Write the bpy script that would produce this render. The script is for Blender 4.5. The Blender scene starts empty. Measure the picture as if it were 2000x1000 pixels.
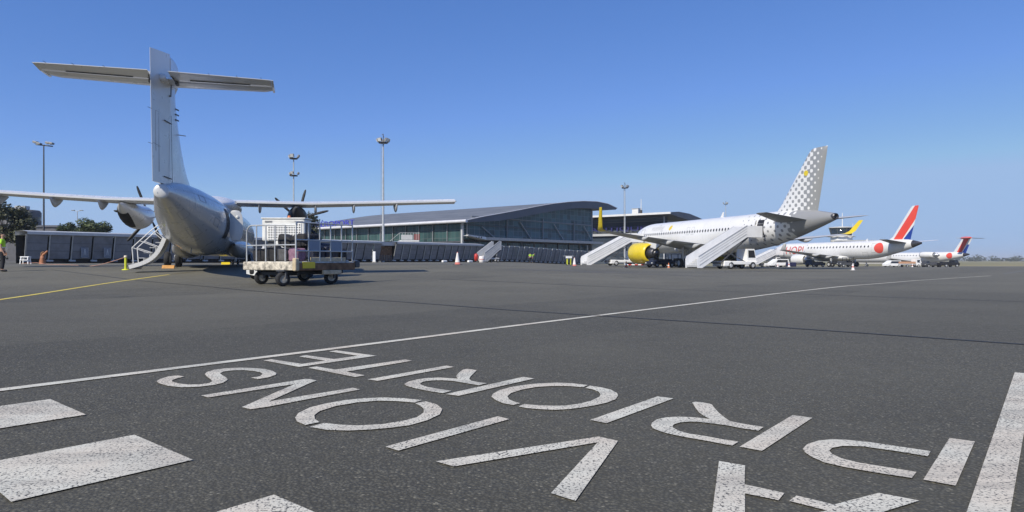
import bpy, bmesh, math, random
from mathutils import Vector, Matrix, noise
from mathutils.geometry import tessellate_polygon
random.seed(7)
sc = bpy.context.scene
COL = sc.collection
R = math.radians
PI = math.pi

# ------------------------------------------------------------------ camera numbers
F = 1286.0            # focal length in photograph pixels (2000 px wide)
HZ = 508.0            # horizon row
CZ = 0.9              # camera height


def sst(a, b, v):
    t = max(0.0, min(1.0, (v - a) / (b - a)))
    return t * t * (3 - 2 * t)


def zt(x, y):
    """height of the gently graded airport ground"""
    left = 0.6 * sst(16, 40, y) * (1 - sst(-3, 15, x))
    right = -1.0 * sst(70, 190, y) * sst(15, 45, x)
    return left + right


def gp(px, py):
    """ground point seen at a place of the photograph"""
    dx, dz = (px - 1000) / F, (HZ - py) / F
    y, st = 1.2, 0.05
    while y < 900:
        if CZ + dz * y <= zt(dx * y, y):
            lo, hi = y - st, y
            for _ in range(20):
                m = (lo + hi) / 2
                if CZ + dz * m <= zt(dx * m, m):
                    hi = m
                else:
                    lo = m
            y = (lo + hi) / 2
            break
        y += st
        st = 0.05 + y * 0.002
    return Vector((dx * y, y, zt(dx * y, y)))


def on(px, D):
    x = (px - 1000) / F * D
    return Vector((x, D, zt(x, D)))


# ------------------------------------------------------------------ materials
MATS = {}


def newmat(name):
    m = bpy.data.materials.new(name)
    m.use_nodes = True
    MATS[name] = m
    return m


def nd(m, t, **kw):
    n = m.node_tree.nodes.new(t)
    for k, v in kw.items():
        setattr(n, k, v)
    return n


def lk(m, a, b):
    m.node_tree.links.new(a, b)


def mth(m, op, a, b=None, c=None):
    n = nd(m, 'ShaderNodeMath', operation=op)
    for i, v in enumerate((a, b, c)):
        if v is None:
            continue
        if isinstance(v, (int, float)):
            n.inputs[i].default_value = v
        else:
            lk(m, v, n.inputs[i])
    return n.outputs[0]


def mixc(m, fac, a, b):
    n = nd(m, 'ShaderNodeMix', data_type='RGBA')
    for sock, v in ((n.inputs[0], fac), (n.inputs[6], a), (n.inputs[7], b)):
        if isinstance(v, (int, float)):
            sock.default_value = v
        elif isinstance(v, tuple):
            sock.default_value = v if len(v) == 4 else (*v, 1)
        else:
            lk(m, v, sock)
    return n.outputs[2]


def ramp(m, v, a, b, lo=0.0, hi=1.0):
    n = nd(m, 'ShaderNodeMapRange')
    n.clamp = True
    if isinstance(v, (int, float)):
        n.inputs[0].default_value = v
    else:
        lk(m, v, n.inputs[0])
    n.inputs[1].default_value, n.inputs[2].default_value = a, b
    n.inputs[3].default_value, n.inputs[4].default_value = lo, hi
    return n.outputs[0]


def objco(m):
    return nd(m, 'ShaderNodeTexCoord').outputs['Object']


def nz(m, co, scale, detail=4, rough=0.55):
    n = nd(m, 'ShaderNodeTexNoise')
    n.inputs['Scale'].default_value = scale
    n.inputs['Detail'].default_value = detail
    n.inputs['Roughness'].default_value = rough
    lk(m, co, n.inputs['Vector'])
    return n.outputs[0]


def bsdf(m):
    return m.node_tree.nodes['Principled BSDF']


def paint(name, col, rough=0.4, metal=0.0, var=0.12, vs=1.3, coat=0.0, spec=0.5, bump=0.0, bs=30):
    """paint / metal / plastic with uneven dirt and gloss"""
    m = newmat(name)
    b = bsdf(m)
    co = objco(m)
    n1 = nz(m, co, vs, 5, 0.6)
    dark = tuple(c * (1 - var) for c in col)
    lite = tuple(min(1, c * (1 + var * 0.5)) for c in col)
    c = mixc(m, ramp(m, n1, 0.35, 0.65), (*dark, 1), (*lite, 1))
    lk(m, c, b.inputs['Base Color'])
    n2 = nz(m, co, vs * 4.3, 3)
    lk(m, ramp(m, n2, 0.3, 0.7, max(0.03, rough - 0.07), min(1, rough + 0.1)), b.inputs['Roughness'])
    b.inputs['Metallic'].default_value = metal
    b.inputs['Coat Weight'].default_value = coat
    b.inputs['Coat Roughness'].default_value = 0.08
    b.inputs['Specular IOR Level'].default_value = spec
    if bump:
        bp = nd(m, 'ShaderNodeBump')
        bp.inputs['Strength'].default_value = bump
        bp.inputs['Distance'].default_value = 0.01
        lk(m, nz(m, co, bs, 3), bp.inputs['Height'])
        lk(m, bp.outputs[0], b.inputs['Normal'])
    return m


# ------------------------------------------------------------------ mesh builder
class MB:
    def __init__(s, M=None):
        s.v, s.f, s.mi, s.sm = [], [], [], []
        s.M = M
        s.cur = 0

    def add(s, vs, fs, smooth=False):
        o = len(s.v)
        if s.M is not None:
            vs = [s.M @ Vector(v) for v in vs]
        s.v += [tuple(v) for v in vs]
        for f in fs:
            s.f.append([i + o for i in f])
            s.mi.append(s.cur)
            s.sm.append(smooth)
        return s

    def box(s, c, d, rz=0.0, M=None):
        x, y, z = d[0] / 2, d[1] / 2, d[2] / 2
        m = Matrix.Translation(c) @ Matrix.Rotation(rz, 4, 'Z')
        if M is not None:
            m = Matrix.Translation(c) @ M
        vs = [m @ Vector((a * x, b * y, e * z)) for e in (-1, 1) for b in (-1, 1) for a in (-1, 1)]
        return s.add(vs, [(0, 2, 3, 1), (4, 5, 7, 6), (0, 1, 5, 4), (2, 6, 7, 3), (0, 4, 6, 2), (1, 3, 7, 5)])

    def rbox(s, c, d, r=0.03, rz=0.0, M=None):
        """box with chamfered edges and corners"""
        bm = bmesh.new()
        m = Matrix.Translation(c) @ (M if M is not None else Matrix.Rotation(rz, 4, 'Z'))
        hx, hy, hz = d[0] / 2, d[1] / 2, d[2] / 2
        r = min(r, hx * .9, hy * .9, hz * .9)
        k = r * 0.3
        for a in (-1, 1):
            for b in (-1, 1):
                for e in (-1, 1):
                    for q in ((hx, hy - r, hz - r), (hx - r, hy, hz - r), (hx - r, hy - r, hz),
                              (hx - k, hy - k, hz - r), (hx - r, hy - k, hz - k), (hx - k, hy - r, hz - k)):
                        bm.verts.new(m @ Vector((a * q[0], b * q[1], e * q[2])))
        bmesh.ops.convex_hull(bm, input=bm.verts)
        bmesh.ops.dissolve_limit(bm, angle_limit=0.02, verts=bm.verts, edges=bm.edges)
        s.bm(bm)
        return s

    def bm(s, bm, smooth=False):
        bm.verts.index_update()
        s.add([v.co.copy() for v in bm.verts], [[v.index for v in f.verts] for f in bm.faces], smooth)
        bm.free()

    def hull(s, pts, smooth=False):
        bm = bmesh.new()
        for p in pts:
            bm.verts.new(p)
        res = bmesh.ops.convex_hull(bm, input=bm.verts)
        loose = [v for v in bm.verts if not v.link_faces]
        bmesh.ops.delete(bm, geom=loose, context='VERTS')
        s.bm(bm, smooth)
        return s

    def bar(s, p, q, w, h=None, up=(0, 0, 1)):
        p, q = Vector(p), Vector(q)
        h = w if h is None else h
        d = (q - p)
        L = d.length
        d.normalize()
        u = Vector(up)
        if abs(d.dot(u)) > 0.98:
            u = Vector((0, 1, 0))
        a = d.cross(u).normalized()
        b = a.cross(d)
        vs = [p + a * w / 2 * i + b * h / 2 * j for (i, j) in ((-1, -1), (1, -1), (1, 1), (-1, 1))]
        vs += [v + d * L for v in vs]
        return s.add(vs, [(3, 2, 1, 0), (4, 5, 6, 7), (0, 1, 5, 4), (1, 2, 6, 5), (2, 3, 7, 6), (3, 0, 4, 7)])

    def tube(s, pts, r, n=8, caps=True):
        pts = [Vector(p) for p in pts]
        rs = r if isinstance(r, (list, tuple)) else [r] * len(pts)
        vs, fs = [], []
        ref = None
        for i, p in enumerate(pts):
            d = (pts[min(i + 1, len(pts) - 1)] - pts[max(i - 1, 0)]).normalized()
            if ref is None:
                ref = Vector((0, 0, 1)) if abs(d.z) < 0.95 else Vector((1, 0, 0))
            a = d.cross(ref).normalized()
            b = a.cross(d).normalized()
            ref = b
            for k in range(n):
                t = 2 * PI * k / n
                vs.append(p + (a * math.cos(t) + b * math.sin(t)) * rs[i])
        for i in range(len(pts) - 1):
            for k in range(n):
                k2 = (k + 1) % n
                fs.append((i * n + k, i * n + k2, (i + 1) * n + k2, (i + 1) * n + k))
        s.add(vs, fs, True)
        if caps:
            s.add(vs[:n], [tuple(range(n))])
            s.add(vs[-n:], [tuple(range(n - 1, -1, -1))])
        return s

    def lathe(s, prof, o=(0, 0, 0), ax=(0, 1, 0), n=24):
        """prof: list of (distance along axis, radius)"""
        ax = Vector(ax).normalized()
        u = Vector((0, 0, 1)) if abs(ax.z) < 0.9 else Vector((1, 0, 0))
        a = ax.cross(u).normalized()
        b = ax.cross(a)
        o = Vector(o)
        vs, fs = [], []
        for (t, r) in prof:
            for k in range(n):
                th = 2 * PI * k / n
                vs.append(o + ax * t + (a * math.cos(th) + b * math.sin(th)) * max(r, 0.0005))
        for i in range(len(prof) - 1):
            for k in range(n):
                k2 = (k + 1) % n
                fs.append((i * n + k, (i + 1) * n + k, (i + 1) * n + k2, i * n + k2))
        s.add(vs, fs, True)
        return s

    def poly(s, pts):
        return s.add(pts, [tuple(range(len(pts)))])

    def prism(s, pts, d):
        """polygon pts extruded along d"""
        n = len(pts)
        d = Vector(d)
        pts = [Vector(p) for p in pts]
        vs = pts + [p + d for p in pts]
        fs = [tuple(range(n - 1, -1, -1)), tuple(range(n, 2 * n))]
        fs += [(i, (i + 1) % n, (i + 1) % n + n, i + n) for i in range(n)]
        return s.add(vs, fs)

    def grid(s, rows, smooth=True):
        h, w = len(rows), len(rows[0])
        vs = [p for r in rows for p in r]
        fs = [(i * w + j, i * w + j + 1, (i + 1) * w + j + 1, (i + 1) * w + j) for i in range(h - 1) for j in range(w - 1)]
        return s.add(vs, fs, smooth)

    def build(s, name, mat, parent=None, loc=None, rz=None, fix=True):
        me = bpy.data.meshes.new(name)
        me.from_pydata(s.v, [], s.f)
        mats = mat if isinstance(mat, (list, tuple)) else [mat]
        for m in mats:
            me.materials.append(MATS[m] if isinstance(m, str) else m)
        for p, mi, sm in zip(me.polygons, s.mi, s.sm):
            p.material_index = mi
            p.use_smooth = sm
        if fix:
            bm = bmesh.new()
            bm.from_mesh(me)
            bmesh.ops.recalc_face_normals(bm, faces=bm.faces)
            bm.to_mesh(me)
            bm.free()
        me.update()
        o = bpy.data.objects.new(name, me)
        COL.objects.link(o)
        if parent is not None:
            o.parent = parent
        if loc is not None:
            o.location = loc
        if rz is not None:
            o.rotation_euler = (0, 0, rz)
        return o


def tag(o, label=None, cat=None, group=None, kind=None):
    if label:
        o['label'] = label
    if cat:
        o['category'] = cat
    if group:
        o['group'] = group
    if kind:
        o['kind'] = kind
    return o


def thing(name, label, cat, loc=(0, 0, 0), rz=0.0, group=None):
    o = bpy.data.objects.new(name, None)
    o.empty_display_size = 0.3
    COL.objects.link(o)
    o.location = loc
    o.rotation_euler = (0, 0, rz)
    return tag(o, label, cat, group)


def struct(o, label=None):
    return tag(o, label, None, None, 'structure')


def dup(o, label=None, loc=None, rz=None, parent=None):
    c = o.copy()
    COL.objects.link(c)
    c.parent = parent
    for ch in list(o.children):
        dup(ch, parent=c)
    if parent is None:
        if label:
            c['label'] = label
        if loc is not None:
            c.location = loc
        if rz is not None:
            c.rotation_euler = (0, 0, rz)
    return c


def text_mesh(body, size, extrude=0.0):
    cu = bpy.data.curves.new('lettering', 'FONT')
    cu.body = body
    cu.size = size
    cu.extrude = extrude
    cu.resolution_u = 3
    o = bpy.data.objects.new('lettering', cu)
    COL.objects.link(o)
    bpy.context.view_layer.update()
    dg = bpy.context.evaluated_depsgraph_get()
    me = bpy.data.meshes.new_from_object(o.evaluated_get(dg))
    vs = [v.co.copy() for v in me.vertices]
    fs = [list(p.vertices) for p in me.polygons]
    bpy.data.objects.remove(o)
    bpy.data.meshes.remove(me)
    return vs, fs
# ------------------------------------------------------------------ world, sun, camera
SUN_AZ = Vector((-0.60, -0.80, 0)).normalized()
SUN_EL = R(41)
w = bpy.data.worlds.new("World")
sc.world = w
w.use_nodes = True
nt = w.node_tree
sky = nt.nodes.new('ShaderNodeTexSky')
sky.sky_type = 'NISHITA'
sky.sun_disc = False
sky.sun_elevation = SUN_EL
sky.sun_rotation = math.atan2(SUN_AZ.x, SUN_AZ.y)
sky.altitude = 3000
sky.air_density = 1.0
sky.dust_density = 0.0
sky.ozone_density = 6.0
bg = nt.nodes['Background']
bg.inputs['Strength'].default_value = 0.1
# hazy summer air: pale bands near the horizon are damped, the blue is lifted
sp_ = nt.nodes.new('ShaderNodeSeparateColor')
cb_ = nt.nodes.new('ShaderNodeCombineColor')
nt.links.new(sky.outputs[0], sp_.inputs[0])
for i, (a_, g_) in enumerate(((1.10, 1.03), (.84, .78), (1.036, .6))):
    q1 = nt.nodes.new('ShaderNodeMath'); q1.operation = 'MULTIPLY'; q1.inputs[1].default_value = .119
    q2 = nt.nodes.new('ShaderNodeMath'); q2.operation = 'POWER'; q2.inputs[1].default_value = g_
    q3 = nt.nodes.new('ShaderNodeMath'); q3.operation = 'MULTIPLY'; q3.inputs[1].default_value = a_ / .119
    nt.links.new(sp_.outputs[i], q1.inputs[0])
    nt.links.new(q1.outputs[0], q2.inputs[0])
    nt.links.new(q2.outputs[0], q3.inputs[0])
    q4 = nt.nodes.new('ShaderNodeMath'); q4.operation = 'MINIMUM'; q4.inputs[1].default_value = (.335, .505, .79)[i] / .119
    nt.links.new(q3.outputs[0], q4.inputs[0])
    nt.links.new(q4.outputs[0], cb_.inputs[i])
nt.links.new(cb_.outputs[0], bg.inputs[0])

sl = bpy.data.lights.new('sun', 'SUN')
sl.energy = 4.2
sl.angle = R(0.5)
sl.color = (1.0, 0.925, 0.79)
so = bpy.data.objects.new('sun', sl)
COL.objects.link(so)
sv = Vector((SUN_AZ.x * math.cos(SUN_EL), SUN_AZ.y * math.cos(SUN_EL), math.sin(SUN_EL)))
so.rotation_euler = (-sv).to_track_quat('-Z', 'Y').to_euler()
so.location = (-30, -10, 40)

cam = bpy.data.cameras.new('camera')
cam.sensor_width = 36
cam.lens = 36 * F / 2000
cam.shift_y = (HZ - 500) / 2000
cam.clip_start = 0.05
cam.clip_end = 20000
co_ = bpy.data.objects.new('camera', cam)
COL.objects.link(co_)
co_.location = (0, 0, CZ)
co_.rotation_euler = (R(90), 0, 0)
sc.camera = co_
sc.view_settings.view_transform = 'Standard'
sc.view_settings.look = 'None'
sc.view_settings.exposure = 0.25
sc.view_settings.gamma = 1.0
sc.render.film_transparent = False

# ------------------------------------------------------------------ shared paints
paint('palegrey', (0.78, 0.79, 0.81), 0.4, var=0.07)
paint('white', (0.88, 0.88, 0.87), 0.35, var=0.07)
paint('airwhite', (0.72, 0.72, 0.71), 0.28, var=0.05, vs=0.8, coat=0.3)
paint('silver', (0.66, 0.66, 0.65), 0.32, metal=0.08, var=0.04, vs=0.5, coat=0.55)
paint('fuselagegrey', (0.47, 0.47, 0.465), 0.30, metal=0.1, var=0.05, vs=0.5, coat=0.6)
paint('wingunder', (0.42, 0.42, 0.42), 0.45, var=0.15)
paint('lightgrey', (0.48, 0.49, 0.50), 0.45, var=0.1)
paint('midgrey', (0.24, 0.25, 0.26), 0.5, var=0.15)
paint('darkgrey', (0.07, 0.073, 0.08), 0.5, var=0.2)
paint('black', (0.018, 0.018, 0.02), 0.55, var=0.25)
paint('rubber', (0.02, 0.02, 0.021), 0.8, var=0.35, vs=9)
paint('steel', (0.55, 0.56, 0.57), 0.35, metal=0.8, var=0.15)
paint('galv', (0.50, 0.52, 0.53), 0.45, metal=0.35, var=0.15, vs=3)
paint('darkmetal', (0.10, 0.10, 0.11), 0.38, metal=0.7, var=0.3)
paint('yellow', (0.72, 0.55, 0.02), 0.3, var=0.08, coat=0.2)
paint('limeyellow', (0.62, 0.66, 0.04), 0.6, var=0.1)
paint('hivis', (0.45, 0.78, 0.05), 0.8, var=0.12, vs=7)
paint('reflect', (0.7, 0.72, 0.7), 0.35, var=0.05)
paint('orangebrown', (0.42, 0.17, 0.08), 0.6, var=0.4, vs=7)
paint('orange', (0.62, 0.19, 0.07), 0.5, var=0.2, vs=5)
paint('chockwood', (0.60, 0.30, 0.08), 0.7, var=0.2, vs=8)
paint('red', (0.55, 0.045, 0.035), 0.4, var=0.1)
paint('coral', (0.72, 0.085, 0.06), 0.35, var=0.05)
paint('blue', (0.015, 0.05, 0.28), 0.35, var=0.1)
paint('navy', (0.018, 0.028, 0.06), 0.45, var=0.2)
paint('signblue', (0.05, 0.05, 0.42), 0.4, var=0.08)
paint('conewhite', (0.78, 0.74, 0.72), 0.5, var=0.08)
paint('conered', (0.58, 0.19, 0.16), 0.5, var=0.1)
paint('rust', (0.20, 0.115, 0.065), 0.85, var=0.5, vs=4, bump=0.4)
paint('wornwhite', (0.56, 0.51, 0.42), 0.6, var=0.6, vs=8, bump=0.2)
paint('deckpaint', (0.60, 0.57, 0.50), 0.6, var=0.5, vs=5)
paint('skin', (0.45, 0.27, 0.19), 0.55, var=0.08, vs=6)
paint('hair', (0.035, 0.022, 0.015), 0.6, var=0.3, vs=30)
paint('trousers', (0.014, 0.015, 0.02), 0.85, var=0.2, vs=9)
paint('fabblack', (0.016, 0.016, 0.018), 0.75, var=0.3, vs=12, bump=0.3, bs=120)
paint('fabgrey', (0.09, 0.09, 0.095), 0.75, var=0.3, vs=12, bump=0.3, bs=120)
paint('fabpink', (0.25, 0.14, 0.20), 0.7, var=0.3, vs=9, bump=0.3, bs=120)
paint('fabnavy', (0.012, 0.018, 0.045), 0.6, var=0.3, vs=9)
paint('bluegrey', (0.22, 0.26, 0.33), 0.45, var=0.08)
paint('tan', (0.55, 0.45, 0.30), 0.7, var=0.3, vs=6)
paint('panel', (0.22, 0.235, 0.27), 0.42, metal=0.2, var=0.22, vs=1.1)
paint('concrete', (0.42, 0.41, 0.38), 0.85, var=0.25, vs=1.5, bump=0.2)
paint('fascia', (0.12, 0.125, 0.145), 0.5, metal=0.2, var=0.12, vs=0.4)
paint('eave', (0.66, 0.66, 0.68), 0.35, metal=0.1, var=0.08)
paint('balcony', (0.44, 0.43, 0.41), 0.6, var=0.12)
paint('bark', (0.06, 0.045, 0.03), 0.9, var=0.4, vs=4)
paint('tarp', (0.03, 0.03, 0.08), 0.5, var=0.2)
paint('paleorange', (0.60, 0.34, 0.20), 0.5, var=0.12)
paint('signnavy', (0.03, 0.03, 0.16), 0.5, var=0.1)
paint('strap', (0.50, 0.27, 0.2), 0.7, var=0.2)
paint('tar', (0.022, 0.022, 0.023), 0.6, var=0.3, vs=6)
paint('oldbuilding', (0.10, 0.10, 0.11), 0.7, var=0.2)

# glass
m = paint('glass', (0.018, 0.026, 0.032), 0.06, var=0.3, vs=0.5)
bsdf(m).inputs['Specular IOR Level'].default_value = 0.4
m = paint('cabinglass', (0.03, 0.033, 0.04), 0.12, var=0.2)

# striped roof sheet: standing seams run down the slope
m = newmat('roofsheet')
b = bsdf(m)
co = objco(m)
sx = nd(m, 'ShaderNodeSeparateXYZ')
lk(m, co, sx.inputs[0])
fr = mth(m, 'FRACT', mth(m, 'MULTIPLY', sx.outputs[0], 0.16))
st_ = mth(m, 'LESS_THAN', fr, 0.07)
n1 = nz(m, co, 0.25, 4)
base = mixc(m, ramp(m, n1, .35, .65), (0.165, 0.168, 0.16), (0.23, 0.232, 0.222))
lk(m, mixc(m, st_, base, (0.09, 0.09, 0.092)), b.inputs['Base Color'])
b.inputs['Roughness'].default_value = 0.5
b.inputs['Metallic'].default_value = 0.25


def curtain(name, px_, pz_, tint, tint2, frame):
    """curtain wall: panes between thin mullions, a little different from pane to pane"""
    m = newmat(name)
    b = bsdf(m)
    co = objco(m)
    sx = nd(m, 'ShaderNodeSeparateXYZ')
    lk(m, co, sx.inputs[0])
    u = mth(m, 'DIVIDE', sx.outputs[0], px_)
    v = mth(m, 'DIVIDE', sx.outputs[2], pz_)
    mu = mth(m, 'LESS_THAN', mth(m, 'FRACT', u), 0.06)
    mv = mth(m, 'LESS_THAN', mth(m, 'FRACT', v), 0.045)
    fr = mth(m, 'MAXIMUM', mu, mv)
    cell = nd(m, 'ShaderNodeCombineXYZ')
    lk(m, mth(m, 'FLOOR', u), cell.inputs[0])
    lk(m, mth(m, 'FLOOR', v), cell.inputs[1])
    wn = nd(m, 'ShaderNodeTexWhiteNoise', noise_dimensions='2D')
    lk(m, cell.outputs[0], wn.inputs[0])
    big = nz(m, co, 0.14, 3)
    f = mth(m, 'ADD', mth(m, 'MULTIPLY', wn.outputs[0], 0.5), mth(m, 'MULTIPLY', ramp(m, big, .35, .65), 0.5))
    c = mixc(m, f, tint, tint2)
    c = mixc(m, fr, c, frame)
    lk(m, c, b.inputs['Base Color'])
    lk(m, mixc(m, fr, (0.07, 0.07, 0.07), (0.4, 0.4, 0.4)), b.inputs['Roughness'])
    # panes are never perfectly in one plane
    gn = nd(m, 'ShaderNodeBump')
    b.inputs['Specular IOR Level'].default_value = 0.22
    gn.inputs['Strength'].default_value = 0.03
    gn.inputs['Distance'].default_value = 0.3
    lk(m, mth(m, 'ADD', mth(m, 'MULTIPLY', wn.outputs[0], 0.2), nz(m, co, 0.5, 2)), gn.inputs['Height'])
    lk(m, gn.outputs[0], b.inputs['Normal'])
    return m


curtain('glassfront', 1.5, 1.1, (0.012, 0.030, 0.040), (0.085, 0.185, 0.205), (0.20, 0.24, 0.26))
curtain('glassgreen', 1.1, 1.6, (0.010, 0.022, 0.024), (0.06, 0.125, 0.12), (0.11, 0.13, 0.13))
curtain('glassblue', 1.6, 1.5, (0.02, 0.03, 0.045), (0.07, 0.09, 0.12), (0.22, 0.23, 0.24))

# asphalt
m = newmat('asphalt')
b = bsdf(m)
co = objco(m)
vor = nd(m, 'ShaderNodeTexVoronoi')
vor.inputs['Scale'].default_value = 74
lk(m, co, vor.inputs['Vector'])
sep = nd(m, 'ShaderNodeSeparateColor')
lk(m, vor.outputs['Color'], sep.inputs[0])
stone = mixc(m, sep.outputs[0], (0.034, 0.034, 0.034), (0.104, 0.103, 0.10))
pale = mth(m, 'GREATER_THAN', sep.outputs[1], 0.95)
stone = mixc(m, mth(m, 'MULTIPLY', pale, 0.6), stone, (0.30, 0.29, 0.28))
gap = ramp(m, vor.outputs['Distance'], 0.30, 0.62)
stone = mixc(m, mth(m, 'MULTIPLY', gap, 0.9), stone, (0.016, 0.016, 0.016))
fine = nz(m, co, 260, 3, 0.7)
stone = mixc(m, ramp(m, fine, .3, .75, 0, .35), stone, (0.11, 0.11, 0.108))
mid = nz(m, co, 9, 5, 0.65)
stone = mixc(m, ramp(m, mid, .42, .72, 0, .30), stone, (0.04, 0.04, 0.04))
big = nz(m, co, 0.22, 6, 0.62)
stone = mixc(m, ramp(m, big, .42, .70, 0, .34), stone, (0.105, 0.104, 0.10))
# long traffic streaks
mp = nd(m, 'ShaderNodeMapping')
mp.inputs['Rotation'].default_value = (0, 0, R(-50))
mp.inputs['Scale'].default_value = (0.06, 1.6, 1)
lk(m, co, mp.inputs[0])
strk = nz(m, mp.outputs[0], 1.0, 5, 0.6)
stone = mixc(m, ramp(m, strk, .55, .72, 0, .28), stone, (0.038, 0.038, 0.04))
mp2 = nd(m, 'ShaderNodeMapping')
mp2.inputs['Scale'].default_value = (0.35, 2.2, 1)
lk(m, co, mp2.inputs[0])
spots = nz(m, mp2.outputs[0], 1.4, 4, 0.7)
stone = mixc(m, ramp(m, spots, .66, .74, 0, .4), stone, (0.03, 0.03, 0.031))
# old oil drips and dark scuffs, each with a shape of its own
wp = nd(m, 'ShaderNodeVectorMath', operation='ADD')
wv_ = nd(m, 'ShaderNodeTexNoise')
wv_.inputs['Scale'].default_value = 2.2
wv_.inputs['Detail'].default_value = 4
lk(m, co, wv_.inputs['Vector'])
sc_ = nd(m, 'ShaderNodeVectorMath', operation='SCALE')
lk(m, wv_.outputs['Color'], sc_.inputs[0])
sc_.inputs['Scale'].default_value = 0.7
lk(m, co, wp.inputs[0])
lk(m, sc_.outputs[0], wp.inputs[1])
vo = nd(m, 'ShaderNodeTexVoronoi')
vo.inputs['Scale'].default_value = 0.33
lk(m, wp.outputs[0], vo.inputs['Vector'])
so2 = nd(m, 'ShaderNodeSeparateColor')
lk(m, vo.outputs['Color'], so2.inputs[0])
drip = mth(m, 'MULTIPLY', ramp(m, vo.outputs['Distance'], .03, .15, 1, 0), mth(m, 'GREATER_THAN', so2.outputs[0], .62))
stone = mixc(m, mth(m, 'MULTIPLY', drip, .6), stone, (0.022, 0.022, 0.022))
# slightly different batches of asphalt laid in lanes
lane = nd(m, 'ShaderNodeMapping')
lane.inputs['Rotation'].default_value = (0, 0, R(-50.8))
lk(m, co, lane.inputs[0])
ls = nd(m, 'ShaderNodeSeparateXYZ')
lk(m, lane.outputs[0], ls.inputs[0])
wl = nd(m, 'ShaderNodeTexWhiteNoise', noise_dimensions='1D')
lk(m, mth(m, 'FLOOR', mth(m, 'DIVIDE', mth(m, 'ADD', ls.outputs[1], mth(m, 'MULTIPLY', big, .25)), 4.3)), wl.inputs['W'])
stone = mixc(m, ramp(m, wl.outputs[0], 0, 1, 0, .26), stone, (0.10, 0.098, 0.094))
# dusty worn patch where tyres turn, right of the lettering
sx = nd(m, 'ShaderNodeSeparateXYZ')
lk(m, co, sx.inputs[0])
du = mth(m, 'DIVIDE', mth(m, 'SUBTRACT', sx.outputs[0], 4.2), 2.2)
dv = mth(m, 'DIVIDE', mth(m, 'SUBTRACT', sx.outputs[1], 6.2), 2.9)
rr = mth(m, 'SQRT', mth(m, 'ADD', mth(m, 'MULTIPLY', du, du), mth(m, 'MULTIPLY', dv, dv)))
dust = mth(m, 'MULTIPLY', ramp(m, rr, 0.2, 1.2, 1, 0), ramp(m, nz(m, co, 34, 4, 0.75), .52, .70))
stone = mixc(m, mth(m, 'MULTIPLY', dust, .5), stone, (0.20, 0.195, 0.185))
# colour lifted with distance, standing in for brighter asphalt at grazing view
far_pale = ramp(m, mth(m, 'ADD', sx.outputs[1], mth(m, 'MULTIPLY', nz(m, co, .35, 3), 5.0)), 5, 30, 1.21, 1.92)
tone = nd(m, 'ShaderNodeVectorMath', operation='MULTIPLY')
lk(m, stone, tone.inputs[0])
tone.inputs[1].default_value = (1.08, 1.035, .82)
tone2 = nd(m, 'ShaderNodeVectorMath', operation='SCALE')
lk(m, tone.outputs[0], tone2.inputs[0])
lk(m, far_pale, tone2.inputs['Scale'])
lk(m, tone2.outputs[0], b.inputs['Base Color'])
lk(m, ramp(m, mid, .3, .7, .72, .9), b.inputs['Roughness'])
b.inputs['Specular IOR Level'].default_value = 0.4
bp = nd(m, 'ShaderNodeBump')
bp.inputs['Strength'].default_value = 0.6
bp.inputs['Distance'].default_value = 0.007
hgt = mth(m, 'SUBTRACT', mth(m, 'MULTIPLY', fine, 0.5), vor.outputs['Distance'])
lk(m, hgt, bp.inputs['Height'])
lk(m, bp.outputs[0], b.inputs['Normal'])

# road paint, worn down to the stones
def roadpaint(name, col, wear):
    m = newmat(name)
    b = bsdf(m)
    co = objco(m)
    vor = nd(m, 'ShaderNodeTexVoronoi')
    vor.inputs['Scale'].default_value = 85
    lk(m, co, vor.inputs['Vector'])
    sep = nd(m, 'ShaderNodeSeparateColor')
    lk(m, vor.outputs['Color'], sep.inputs[0])
    n1 = nz(m, co, 2.6, 5, 0.7)
    n2 = nz(m, co, 150, 3, 0.7)
    patch = ramp(m, n1, .35, .70, -0.05, 0.09)
    thr = mth(m, 'ADD', mth(m, 'ADD', mth(m, 'MULTIPLY', vor.outputs['Distance'], 0.62), mth(m, 'MULTIPLY', n2, 0.75)), patch)
    hole = ramp(m, thr, wear, wear + 0.13)
    tint = mixc(m, ramp(m, nz(m, co, 1.7, 3), .4, .62), col, tuple(c * k for c, k in zip(col, (0.97, 0.90, 0.87))))
    tint = mixc(m, mth(m, 'MULTIPLY', sep.outputs[0], 0.22), tint, tuple(c * .55 for c in col))
    mp = nd(m, 'ShaderNodeMapping')
    mp.inputs['Rotation'].default_value = (0, 0, R(-12))
    mp.inputs['Scale'].default_value = (0.5, 5.0, 1)
    lk(m, co, mp.inputs[0])
    smear = ramp(m, nz(m, mp.outputs[0], 1.0, 4, .6), .48, .70, 0, .42)
    tint = mixc(m, smear, tint, (0.16, 0.155, 0.145))
    c = mixc(m, hole, tint, (0.095, 0.093, 0.088))
    lk(m, c, b.inputs['Base Color'])
    b.inputs['Roughness'].default_value = 0.75
    b.inputs['Specular IOR Level'].default_value = 0.35
    bp = nd(m, 'ShaderNodeBump')
    bp.inputs['Strength'].default_value = 0.4
    bp.inputs['Distance'].default_value = 0.004
    lk(m, thr, bp.inputs['Height'])
    bp.invert = True
    lk(m, bp.outputs[0], b.inputs['Normal'])


roadpaint('whiteline', (0.66, 0.645, 0.55), 0.82)
roadpaint('wornline', (0.66, 0.645, 0.55), 0.755)
roadpaint('yellowline', (0.72, 0.60, 0.12), 0.95)
roadpaint('faintline', (0.165, 0.17, 0.178), 0.75)
roadpaint('faintyellow', (0.22, 0.19, 0.09), 0.65)

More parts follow.
